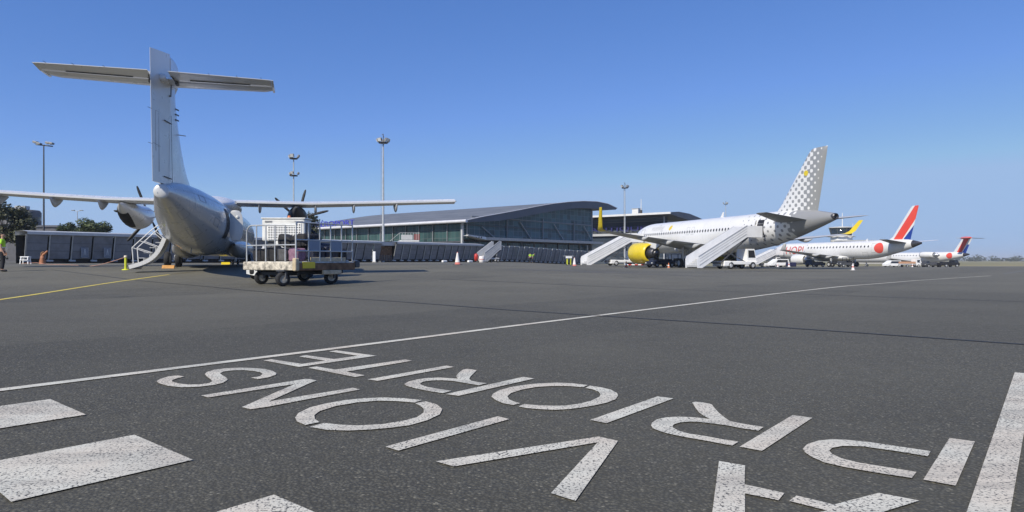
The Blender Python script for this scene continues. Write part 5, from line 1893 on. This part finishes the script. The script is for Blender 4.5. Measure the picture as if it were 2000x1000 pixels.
# ------------------------------------------------------------------ boarding stairs
def stairs(label, base, top_dir, run, rise, width, sidemat, solid=True, truck=True, group='boarding stairs', near=1, plat=1.9, open_top=False):
    """local x runs from the foot of the flight toward the aircraft"""
    t = thing('boarding_stairs', label, 'boarding stairs', (base.x, base.y, zt(base.x, base.y)), math.atan2(top_dir.y, top_dir.x), group)
    n = int(rise / .19)
    mb = MB()
    for i in range(n):
        x0 = run * i / n
        z0 = .22 + (rise - .22) * (i + 1) / n
        mb.box((x0 + run / n / 2, 0, z0), (run / n + .03, width - .1, .03))
        mb.box((x0, 0, z0 - .09), (.02, width - .1, .18))
    mb.build('flight', 'lightgrey', t)
    for sd in (-1, 1):
        y = sd * width / 2
        if solid:
            mb = MB().prism([(-.1, y, .12), (-.1, y, 1.0), (.0, y, 1.25), (run, y, rise + 1.05), (run + plat, y, rise + 1.05), (run + plat, y, rise - .12), (run, y, rise - .12), (.45, y, .12)], (0, .05 * sd, 0))
            sp = mb.build('side_panel', sidemat, t)
            q_ = MB()
            for f in (.0, .33, .66):
                q_.bar((run * f + .1, y + .06 * sd, .35 + rise * f), (run * (f + .3) + .1, y + .06 * sd, .35 + rise * (f + .3)), .03, .03)
            for h_ in (.25, .55, .82):
                q_.bar((.15, y + .056 * sd, .2 + h_), (run, y + .056 * sd, rise - .05 + h_), .025, .035)
            q_.bar((.0, y + .06 * sd, 1.27), (run, y + .06 * sd, rise + 1.08), .06, .05)
            q_.build('rail_trim', 'lightgrey', sp)
        else:
            mb = MB()
            mb.bar((0, y, 1.15), (run, y, rise + 1.0), .06).bar((0, y, .2), (run, y, rise - .05), .08, .2)
            for i in range(9):
                f = i / 8
                mb.bar((run * f, y, .2 + (rise - .2) * f), (run * f, y, 1.15 + (rise - .15) * f), .04)
            mb.build('handrail', sidemat, t)
    if plat:
        MB().box((run + plat / 2, 0, rise - .06), (plat, width, .12)).build('platform', 'lightgrey', t)
    mb = MB()
    for y in (-width / 2 + .1, width / 2 - .1):
        mb.bar((run * .45, y, .55), (run + .2, y, rise - .15), .1)
        mb.bar((run + .3, y, .55), (run * .55, y, rise * .55), .08)
        mb.bar((0.3, y, .22), (run, y, rise - .2), .12, .18)
    mb.build('support_frame', 'darkgrey', t)
    if truck:
        L0, L1 = run * .53, run + plat - .55
        MB().rbox(((L0 + L1) / 2, 0, .62), (L1 - L0, 1.9, .36), .06).build('chassis', 'white', t)
        MB().rbox((L0 + .45, 0, .55), (.9, 1.96, .55), .08).build('bumper', 'white', t)
        cb = MB().hull([(L1 - 1.15, -.85, .5), (L1, -.85, .5), (L1, .85, .5), (L1 - 1.15, .85, .5), (L1 - 1.15, -.8, 2.05), (L1 - .25, -.8, 2.05), (L1 - .25, .8, 2.05), (L1 - 1.15, .8, 2.05)]).build('cab', 'white', t)
        for sd in (-1, 1):
            MB().poly([(L1 - 1.02, sd * .845, 1.15), (L1 - .16, sd * .845, 1.15), (L1 - .3, sd * .815, 1.9), (L1 - 1.02, sd * .815, 1.9)]).build('cab_window', 'black', cb)
        MB().poly([(L1 - .07, -.7, 1.15), (L1 - .07, .7, 1.15), (L1 - .22, .7, 1.92), (L1 - .22, -.7, 1.92)]).build('windscreen', 'cabinglass', cb)
        for x in (L0 + .85, L1 - .55):
            for sd in (-1, 1):
                wheel(t, (x, sd * .86, .36), .36, .24, (0, 1, 0), 'wheel', 'lightgrey')
    else:
        MB().rbox((run * .55, 0, .5), (run * .9, width * .95, .22), .04).build('chassis', 'lightgrey', t)
        for x in (.2 * run, .9 * run):
            for sd in (-1, 1):
                wheel(t, (x, sd * width * .45, .24), .24, .16, (0, 1, 0), 'wheel', 'lightgrey')
    return t


LD = Vector((-math.cos(R(18.8)), -math.sin(R(18.8)), 0))     # left side direction of the jets
AXv = Vector((-math.sin(R(18.8)), math.cos(R(18.8)), 0))
def jetpt(O, s, x):
    return Vector((O[0], O[1], 0)) + AXv * s - LD * x


pf = jetpt((30.2, 61.5), 32.1, -2.1)
stairs('white boarding stairs with solid sides at the front door of the dotted jet', pf + LD * 8.6, -LD, 6.5, 3.35, 1.9, 'white')
pr_ = jetpt((30.2, 61.5), 8.3, -2.05)
stairs('pale grey boarding stairs at the open rear door of the dotted jet', pr_ + LD * 7.9, -LD, 5.8, 3.35, 2.0, 'palegrey')
pe = jetpt((68.4, 110), 31.0, -1.65)
stairs('white boarding stairs at the front of the jet with red lettering', pe + LD * 8.4, -LD, 6.2, 2.7, 1.7, 'white')
p = on(934, 86)
stairs('unused small grey boarding stairs parked against the walkway', p + Vector((.35, 0, 0)), Vector((.8, .6, 0)), 2.4, 1.75, 1.7, 'lightgrey', True, False, plat=.25)
# steps and railing seen over the walkway roof in front of the terminal
p = Vector(((800 - 1000) / F * 112, 112, .4))
t = thing('raised_stairs', 'raised access platform with red railing seen above the walkway roof', 'access stairs', p, R(5))
MB().box((0, 0, 3.75), (3.3, 1.6, .2)).build('platform', 'white', t)
mb = MB()
for x in (-1.5, 1.5):
    mb.bar((x, -.7, -.3), (x, -.7, 3.7), .15).bar((x, .7, -.3), (x, .7, 3.7), .15)
mb.build('support_frame', 'midgrey', t)
MB().bar((-1.6, -.8, 3.7), (-4.6, -.8, 1.3), .2, .35).build('flight', 'lightgrey', t)
mb = MB().bar((-1.6, -.8, 5.1), (1.7, -.8, 5.1), .06).bar((-1.6, -.8, 5.1), (-4.6, -.8, 2.5), .06)
for i in range(8):
    mb.bar((-1.6 + i * .46, -.8, 3.8), (-1.6 + i * .46, -.8, 5.1), .05)
mb.build('railing', 'lightgrey', t)
MB().box((-.4, -.86, 4.35), (1.9, .04, .85)).build('railing_panel', 'lightgrey', t)
mb = MB()
for i in range(5):
    mb.bar((.85 + i * .2, -.86, 3.9), (.85 + i * .2, -.86, 4.9), .06)
mb.build('red_bars', 'red', t)


# ------------------------------------------------------------------ ground vehicles
def vehicle(kind, label, px, D, rz, body, cat, size=1.0, group='apron vehicles'):
    X = (px - 1000) / F * D
    t = thing(kind, label, cat, (X, D, zt(X, D)), rz, group)
    k = size
    if kind == 'service_van':
        L, Wd, H2 = 4.6 * k, 1.9 * k, 1.9 * k
        bdy = MB().hull([(-L / 2, s_ * Wd / 2, .35) for s_ in (-1, 1)] + [(L / 2, s_ * Wd / 2, .35) for s_ in (-1, 1)] + [(L / 2, s_ * Wd / 2, .95 * k) for s_ in (-1, 1)] + [(L / 2 - .9 * k, s_ * Wd * .49, 1.1 * k) for s_ in (-1, 1)]
                        + [(L / 2 - 1.5 * k, s_ * Wd * .44, H2) for s_ in (-1, 1)] + [(-L / 2 + .1, s_ * Wd * .44, H2) for s_ in (-1, 1)]).build('body', body, t)
        for s_ in (-1, 1):
            MB().poly([(-L * .42, s_ * Wd * .486, 1.12 * k), (L * .27, s_ * Wd * .493, 1.12 * k), (L * .17, s_ * Wd * .456, 1.72 * k), (-L * .42, s_ * Wd * .453, 1.72 * k)]).build('side_window', 'cabinglass', bdy)
        MB().poly([(L / 2 - .93 * k, -Wd * .42, 1.15 * k), (L / 2 - .93 * k, Wd * .42, 1.15 * k), (L / 2 - 1.42 * k, Wd * .4, 1.78 * k), (L / 2 - 1.42 * k, -Wd * .4, 1.78 * k)]).build('windscreen', 'cabinglass', bdy)
        ax_ = (-L * .3, L * .3)
        wr = .33 * k
    elif kind == 'baggage_tractor':
        L, Wd, H2 = 3.0 * k, 1.4 * k, 1.9 * k
        bdy = MB().rbox((0, 0, .62 * k), (L, Wd, .55 * k), .1).rbox((L * .28, 0, 1.0 * k), (L * .4, Wd * .9, .35 * k), .08).build('body', body, t)
        mb = MB()
        for (x, y) in ((-L * .42, -1), (-L * .42, 1), (L * .08, -1), (L * .08, 1)):
            mb.bar((x, y * Wd * .44, .85 * k), (x + (.1 if x > 0 else 0), y * Wd * .42, H2), .06)
        mb.build('cab_frame', 'black', t)
        MB().rbox((-L * .17, 0, H2), (L * .58, Wd * .95, .08), .03).build('cab_roof', body, t)
        MB().rbox((-L * .25, 0, 1.0 * k), (.5, Wd * .8, .5), .06).build('seat', 'black', t)
        ax_ = (-L * .3, L * .32)
        wr = .34 * k
    elif kind == 'flatbed_truck':
        L, Wd, H2 = 4.8 * k, 1.9 * k, 2.0 * k
        bdy = MB().hull([(L * .22, s_ * Wd / 2, .4) for s_ in (-1, 1)] + [(L / 2, s_ * Wd / 2, .4) for s_ in (-1, 1)] + [(L / 2, s_ * Wd / 2, 1.1 * k) for s_ in (-1, 1)] + [(L * .44, s_ * Wd * .45, H2) for s_ in (-1, 1)] + [(L * .23, s_ * Wd * .45, H2) for s_ in (-1, 1)]).build('cab', 'white', t)
        for s_ in (-1, 1):
            MB().poly([(L * .26, s_ * Wd * .495, 1.15 * k), (L * .45, s_ * Wd * .495, 1.15 * k), (L * .42, s_ * Wd * .463, 1.8 * k), (L * .26, s_ * Wd * .463, 1.8 * k)]).build('side_window', 'cabinglass', bdy)
        MB().rbox((-L * .15, 0, .75 * k), (L * .7, Wd, .25), .04).build('flatbed', 'lightgrey', t)
        MB().rbox((-L * .15, 0, 1.15 * k), (L * .66, Wd * .96, .5 * k), .03).build('drop_side', body, t)
        ax_ = (-L * .3, L * .33)
        wr = .36 * k
    else:   # pushback tug, low and long
        L, Wd, H2 = 4.4 * k, 2.1 * k, 1.5 * k
        bdy = MB().rbox((0, 0, .75 * k), (L, Wd, .7 * k), .12).rbox((-L * .1, 0, 1.15 * k), (L * .5, Wd * .9, .3 * k), .08).build('body', body, t)
        cb = MB().hull([(L * .2, s_ * Wd * .4, 1.05 * k) for s_ in (-1, 1)] + [(L * .47, s_ * Wd * .4, 1.05 * k) for s_ in (-1, 1)] + [(L * .42, s_ * Wd * .36, 1.75 * k) for s_ in (-1, 1)] + [(L * .22, s_ * Wd * .36, 1.75 * k) for s_ in (-1, 1)]).build('cab', body, t)
        for s_ in (-1, 1):
            MB().poly([(L * .23, s_ * Wd * .395, 1.15 * k), (L * .44, s_ * Wd * .395, 1.15 * k), (L * .41, s_ * Wd * .372, 1.65 * k), (L * .235, s_ * Wd * .372, 1.65 * k)]).build('side_window', 'cabinglass', cb)
        ax_ = (-L * .32, L * .32)
        wr = .42 * k
    for x in ax_:
        for s_ in (-1, 1):
            wheel(t, (x, s_ * (Wd / 2 - .08), wr), wr, .22 * k, (0, 1, 0), 'wheel', 'lightgrey')
    for s_ in (-1, 1):
        MB().box((L / 2 + .01, s_ * Wd * .36, .7 * k), (.03, .2, .12)).build('headlight', 'reflect', bdy)
    return t


A_ = R(18.8)
vehicle('pushback_tug', 'dark blue tug parked behind the yellow engine', 1290, 82, R(205), 'navy', 'tug', .8)
vehicle('baggage_tractor', 'white and grey tractor between the dark blue tug and the main wheels', 1312, 88, R(190), 'bluegrey', 'tractor', .9)
vehicle('service_van', 'white van in front of the engine of the jet with red lettering', 1520, 131, R(195), 'white', 'van', .85)
vehicle('pushback_tug', 'dark navy tug under the wing of the jet with red lettering', 1592, 126, R(200), 'navy', 'tug', .8)
vehicle('baggage_tractor', 'black tractor standing by the rear wheels of the jet with red lettering', 1652, 112, R(188), 'darkgrey', 'tractor', .85)
vehicle('service_van', 'white van at the left end of the vehicles beside the last jet', 1742, 158, R(190), 'white', 'van', .85)
vehicle('flatbed_truck', 'orange sided flatbed truck with white cab near the last jet', 1777, 153, R(8), 'paleorange', 'truck', .95)
vehicle('pushback_tug', 'dark grey tug below the rear engine of the last jet', 1818, 150, R(186), 'darkgrey', 'tug', .85)
vehicle('pushback_tug', 'black low tug below the tail of the last jet', 1852, 148, R(8), 'black', 'tug', .95)

# striped tow bar lying under the yellow engine
p = on(1249, 83)
t = thing('tow_bar', 'red and white tow bar lying below the yellow engine', 'tow bar', p + Vector((0, 0, 0)), R(8))
for i in range(9):
    MB().tube([(-1.9 + i * .42, 0, .30), (-1.9 + (i + 1) * .42, 0, .30)], .085, 8).build('bar_section', 'red' if i % 2 else 'white', t)
for x in (-1.2, 1.2):
    wheel(t, (x, 0, .16), .16, .1, (0, 1, 0), 'wheel', 'midgrey')
# ------------------------------------------------------------------ cones
def cone(px, D, label, h=.75, a='conered', b_='conewhite'):
    p = on(px, D)
    t = thing('traffic_cone', label, 'traffic cone', p, R(random.uniform(0, 80)), 'traffic cones around the aircraft')
    k = h / .75
    MB().rbox((0, 0, .02 * k), (.42 * k, .42 * k, .04 * k), .02).build('base', 'darkgrey' if a == 'conered' else 'lightgrey', t)
    MB().lathe([(.03 * k, .17 * k), (.03 * k, .16 * k), (.74 * k, .03 * k), (.75 * k, 0)], (0, 0, 0), (0, 0, 1), 18).build('body', a, t)
    for (z0, z1) in ((.16, .70),) if a == 'conered' else ((.3, .45),):
        r0, r1 = .163 - (.133 / .71) * (z0 - .03), .163 - (.133 / .71) * (z1 - .03)
        MB().lathe([(z0 * k, r0 * k + .004), (z1 * k, r1 * k + .004)], (0, 0, 0), (0, 0, 1), 18).build('band', b_, t)


cone(893.5, 40, 'red and white cone standing alone before the middle walkway', .80)
cone(1122, 62, 'red and white cone just left of the white front boarding stairs', .85)
cone(1223, 76, 'orange cone between the front boarding stairs and the yellow engine', .8, 'orange', 'conewhite')
cone(1666, 58, 'white cone standing alone on the open apron before the jet with red lettering', .62, 'conewhite', 'conered')
cone(1519, 100, 'small white cone near the truck of the boarding stairs of the jet with red lettering', .6, 'conewhite', 'conered')
cone(1541, 104, 'small white cone in front of the dark blue tarpaulin below the white engine', .8, 'conewhite', 'conered')
cone(1782, 128, 'small white cone before the orange sided truck', .7, 'conewhite', 'conered')
cone(1306, 74, 'pale orange cone at the main wheels of the dotted jet', .6, 'orange', 'conewhite')
t = thing('tarpaulin_box', 'low box under a dark blue tarpaulin below the white engine', 'box', on(1545, 118), A_)
MB().rbox((0, 0, .5), (1.6, 1.0, .7), .12).build('tarpaulin', 'tarp', t)
MB().box((0, 0, .1), (1.5, .9, .2)).build('pallet', 'darkgrey', t)

# ------------------------------------------------------------------ small things on the left
p = on(245.5, 31.5)
t = thing('barrier_post', 'bright yellow barrier post left of the lowered airstair', 'post', p)
MB().tube([(0, 0, 0), (0, 0, .66)], .055, 12).build('tube', 'limeyellow', t)
MB().lathe([(0, .17), (.03, .16), (.05, .05)], (0, 0, 0), (0, 0, 1), 16).build('foot', 'limeyellow', t)
MB().lathe([(.6, .075), (.68, .075), (.7, .03)], (0, 0, 0), (0, 0, 1), 14).build('strap_head', 'wornwhite', t)
a_ = p + Vector((0, 0, .62))
e_ = on(42, 48)
pts = []
for i in range(21):
    f = i / 20
    q_ = a_.lerp(e_, f)
    q_.z = max(zt(q_.x, q_.y) + .03, a_.z * (1 - f) + (e_.z + .05) * f - .55 * math.sin(PI * min(1, f * 1.25)) * (1 - f * .6))
    pts.append(q_)
tag(MB().tube(pts, .014, 6).build('barrier_strap', 'strap'), 'slack orange strap running from the yellow post toward the white stool', 'strap')
p = on(50, 50)
t = thing('step_stool', 'small white step stool in front of the first walkway panel', 'stool', p, R(10))
t.scale = (.62, .62, .72)
MB().rbox((0, 0, .75), (1.0, .6, .1), .03).build('top_step', 'white', t)
MB().rbox((0, -.35, .42), (.9, .3, .08), .03).build('lower_step', 'white', t)
for (x, y) in ((-.4, -.3), (.4, -.3), (-.4, .25), (.4, .25)):
    MB().bar((x * 1.1, y * 1.2, 0), (x * .9, y * .9, .72), .1).build('leg', 'white', t)
p = on(83, 49)
t = thing('bellows_bollard', 'orange ribbed bollard with a bent top in front of the walkway', 'bollard', p)
t.scale = (.62, .62, .68)
MB().lathe([(0, .36)] + [(.05 + i * .07, .33 - i * .012 + (.05 if i % 2 else 0)) for i in range(11)] + [(.84, .2), (.9, 0)], (0, 0, 0), (0, 0, 1), 18).build('body', 'orangebrown', t)
MB().tube([(0, 0, .8), (.12, 0, 1.05), (.35, 0, 1.2), (.62, 0, 1.45)], [.16, .15, .13, .1], 10).build('bent_top', 'orangebrown', t)
MB().tube([(-.2, 0, .8), (-.1, 0, 1.25), (.2, 0, 1.35)], .09, 8).build('handle', 'rust', t)

# red wheeled extinguisher and barrels by the unused stairs
p = on(930, 84)
t = thing('wheeled_extinguisher', 'red wheeled fire extinguisher beside the unused grey stairs', 'fire extinguisher', p)
t.scale = (.72, .72, .72)
MB().lathe([(.25, 0), (.25, .26), (1.35, .26), (1.5, .14), (1.6, .08), (1.6, 0)], (0, 0, 0), (0, 0, 1), 16).build('cylinder', 'red', t)
MB().tube([(.1, .1, 1.5), (.4, .1, 1.1), (.3, 0, .5)], .05, 6).build('hose', 'black', t)
MB().tube([(-.3, 0, .3), (-.3, 0, 1.5), (.3, 0, 1.5), (.3, 0, .3)], .04, 6).build('handle', 'red', t)
for x in (-.34, .34):
    wheel(t, (x, 0, .25), .25, .1, (1, 0, 0), 'wheel', 'midgrey')
p = on(941, 84)
t = thing('barrel', 'pale pink barrel between the red extinguisher and the unused stairs', 'barrel', p)
MB().lathe([(0, .3), (.05, .34), (.4, .36), (.75, .34), (.8, .3), (.8, 0)], (0, 0, 0), (0, 0, 1), 18).build('drum', 'conewhite', t)
MB().lathe([(.36, .365), (.44, .365)], (0, 0, 0), (0, 0, 1), 18).build('band', 'conered', t)
p = on(1111, 78)
t = thing('hydrant_cart', 'small yellow legged cart with a white top left of the front boarding stairs', 'service cart', p, R(15))
t.scale = (.72, .72, .85)
for (x, y) in ((-.28, -.2), (.28, -.2), (-.28, .2), (.28, .2)):
    MB().tube([(x, y, .1), (x, y, 1.0)], .06, 8).build('leg', 'limeyellow', t)
MB().rbox((0, 0, 1.12), (.95, .6, .28), .05).build('top_box', 'white', t)
MB().bar((-1.0, 0, 1.32), (.9, 0, 1.32), .06).build('handle_bar', 'lightgrey', t)
for x in (-.3, .3):
    wheel(t, (x, 0, .12), .12, .08, (0, 1, 0), 'wheel', 'midgrey')
p = on(731, 84)
t = thing('cabinet_post', 'short white cabinet beside the foot of the tall mast', 'cabinet', p)
MB().rbox((0, 0, .75), (.36, .3, 1.3), .04).build('housing', 'white', t)
MB().rbox((0, 0, .06), (.5, .45, .12), .02).build('plinth', 'concrete', t)

# blast of small ground lamps and white kerb blocks along the walkway foot
for i, px in enumerate((918, 868)):
    t = thing('kerb_block', 'white kerb block at the foot of the walkway, ' + ('closer to the red extinguisher' if i == 0 else 'closer to the terminal mast'), 'kerb block', on(px, 82), ANG)
    MB().rbox((0, 0, .14), (.75, .3, .26), .06).build('block', 'white', t)
    MB().box((0, -.16, .15), (.5, .02, .1)).build('reflector', 'reflect', t)


# ------------------------------------------------------------------ people
def skin_mesh(joints, edges, name, mat, parent, sub=2):
    me = bpy.data.meshes.new(name)
    me.from_pydata([j[0] for j in joints], edges, [])
    o = bpy.data.objects.new(name, me)
    COL.objects.link(o)
    md = o.modifiers.new('skin', 'SKIN')
    md.use_smooth_shade = True
    for i, j in enumerate(joints):
        sv_ = me.skin_vertices[0].data[i]
        r = j[1]
        sv_.radius = r if isinstance(r, tuple) else (r, r)
        sv_.use_root = (i == 0)
    ms = o.modifiers.new('sub', 'SUBSURF')
    ms.levels = ms.render_levels = sub
    bpy.context.view_layer.update()
    dg = bpy.context.evaluated_depsgraph_get()
    nm = bpy.data.meshes.new_from_object(o.evaluated_get(dg))
    nm.name = name
    for p in nm.polygons:
        p.use_smooth = True
    nm.materials.clear()
    nm.materials.append(MATS[mat])
    bpy.data.objects.remove(o)
    n = bpy.data.objects.new(name, nm)
    COL.objects.link(n)
    n.parent = parent
    return n


def person(label, px, D, rz, h=1.75, bend=0.0):
    X = (px - 1000) / F * D
    t = thing('person', label, 'person', (X, D, zt(X, D)), rz, 'ground crew in hi-vis')
    k = h / 1.75
    def V(x, y, z):
        # bend forward at the hip (toward -y)
        if bend and z > .95:
            d = z - .95
            y2 = y * math.cos(bend) - d * math.sin(bend)
            z2 = .95 + d * math.cos(bend) + y * math.sin(bend)
            y, z = y2, z2
        return (x * k, y * k, z * k)
    J, E = [], []
    def j(x, y, z, r, frm=None):
        J.append((V(x, y, z), tuple(q * k for q in r) if isinstance(r, tuple) else r * k))
        if frm is not None:
            E.append((frm, len(J) - 1))
        return len(J) - 1
    pel = j(0, 0, .95, (.15, .11))
    sp = j(0, .0, 1.15, (.14, .10), pel)
    ch = j(0, .01, 1.35, (.165, .11), sp)
    nk = j(0, 0, 1.48, .06, ch)
    n2 = j(0, -.01, 1.53, .052, nk)
    h1 = j(0, -.02, 1.60, (.072, .085), n2)
    j(0, -.015, 1.69, (.075, .09), h1)
    for sd in (-1, 1):
        s1 = j(sd * .18, .01, 1.41, .062, ch)
        e1 = j(sd * .25, .03, 1.13, .045, s1)
        w1 = j(sd * .26, -.06, .90, .030, e1)
        pm = j(sd * .262, -.09, .83, (.030, .020), w1)
        for fx, L in ((-.024, .075), (-.009, .085), (.007, .08), (.021, .065)):
            f1 = j(sd * .262 + fx * .5, -.105 + fx, .80, .010, pm)
            f2 = j(sd * .262 + fx * .5, -.115 + fx, .80 - L * .6, .009, f1)
            j(sd * .26 + fx * .5, -.10 + fx, .80 - L, .008, f2)
        th1 = j(sd * .245, -.125, .84, .011, pm)
        j(sd * .242, -.145, .80, .009, th1)
        hp = j(sd * .09, 0, .88, (.09, .10), pel)
        kn = j(sd * .11, -.02 + .03 * sd, .50, .058, hp)
        an = j(sd * .115, .03 * sd + .02, .10, .04, kn)
        j(sd * .125, .03 * sd - .12, .045, (.04, .03), an)
    skin_mesh(J, E, 'body', 'skin', t)
    # clothing over the body
    def sub(pts, mat, name, lv=2):
        JJ = [(V(*p[0]), tuple(q * k for q in p[1]) if isinstance(p[1], tuple) else p[1] * k) for p in pts[0]]
        return skin_mesh(JJ, pts[1], name, mat, t, lv)
    sub(([((0, 0, 1.0), (.175, .135)), ((0, 0, 1.15), (.175, .13)), ((0, .01, 1.34), (.20, .14)), ((0, 0, 1.45), (.10, .085)), ((.19, .01, 1.41), .082), ((.245, .025, 1.2), .068), ((-.19, .01, 1.41), .082), ((-.245, .025, 1.2), .068)],
         [(0, 1), (1, 2), (2, 3), (2, 4), (4, 5), (2, 6), (6, 7)]), 'hivis', 'vest')
    sub(([((0, 0, .98), (.165, .125)), ((0, 0, .88), (.165, .13)), ((.095, 0, .78), (.10, .11)), ((.112, .01, .5), .078), ((.118, .05, .1), .066), ((-.095, 0, .78), (.10, .11)), ((-.112, -.05, .5), .078), ((-.118, -.01, .1), .066)],
         [(0, 1), (1, 2), (2, 3), (3, 4), (1, 5), (5, 6), (6, 7)]), 'trousers', 'trousers')
    for sd in (-1, 1):
        y = .03 * sd
        sub(([((sd * .117, y + .03, .09), .06), ((sd * .12, y + .03, .05), .055), ((sd * .127, y - .12, .045), (.055, .042)), ((sd * .13, y - .17, .04), (.045, .035))], [(0, 1), (1, 2), (2, 3)]), 'black', 'shoe', 1)
    mb = MB()
    mb.lathe([(0, .178), (.045, .18)], V(0, 0, 1.06), (0, -math.sin(bend), math.cos(bend)), 20)
    mb.v = [(v[0], v[1] * .78 if not bend else v[1], v[2]) for v in mb.v]
    mb.build('reflective_band', 'reflect', t)
    sub(([((0, .025, 1.64), (.078, .085)), ((0, .015, 1.73), (.078, .09))], [(0, 1)]), 'hair', 'hair')
    mb = MB()
    for sd in (-1, 1):
        mb.lathe([(0, .011), (.008, 0)], V(sd * .032, -.105, 1.655), (0, -1, 0), 8)
    mb.build('eye', 'black', t)
    MB().hull([V(-.014, -.10, 1.60), V(.014, -.10, 1.60), V(0, -.135, 1.605), V(0, -.10, 1.655)]).build('nose', 'skin', t)
    MB().bar(V(-.025, -.1, 1.57), V(.025, -.1, 1.57), .012).build('mouth', 'rust', t)
    return t


person('person in a yellow green vest and dark trousers standing at the left edge', 4.5, 30.0, R(120), 1.78)
person('person in a yellow green vest bending over in front of the slanted walkway panels', 1040, 112, R(70), 1.75, .5)
person('person in a green vest half hidden behind the bending colleague at the walkway', 1035.5, 114, R(200), 1.72)
# ------------------------------------------------------------------ summer haze over the airfield
m = bpy.data.materials.new('haze')
m.use_nodes = True
nt_ = m.node_tree
for n_ in list(nt_.nodes):
    if n_.type != 'OUTPUT_MATERIAL':
        nt_.nodes.remove(n_)
pv = nt_.nodes.new('ShaderNodeVolumePrincipled')
pv.inputs['Color'].default_value = (0.86, 0.92, 1.0, 1)
pv.inputs['Density'].default_value = 0.00022
pv.inputs['Anisotropy'].default_value = 0.0
nt_.links.new(pv.outputs[0], nt_.nodes['Material Output'].inputs['Volume'])
MATS['haze'] = m
o = MB().box((0, 2500, 21.0), (12600, 12000, 50.0)).build('haze', 'haze')
o['kind'] = 'stuff'
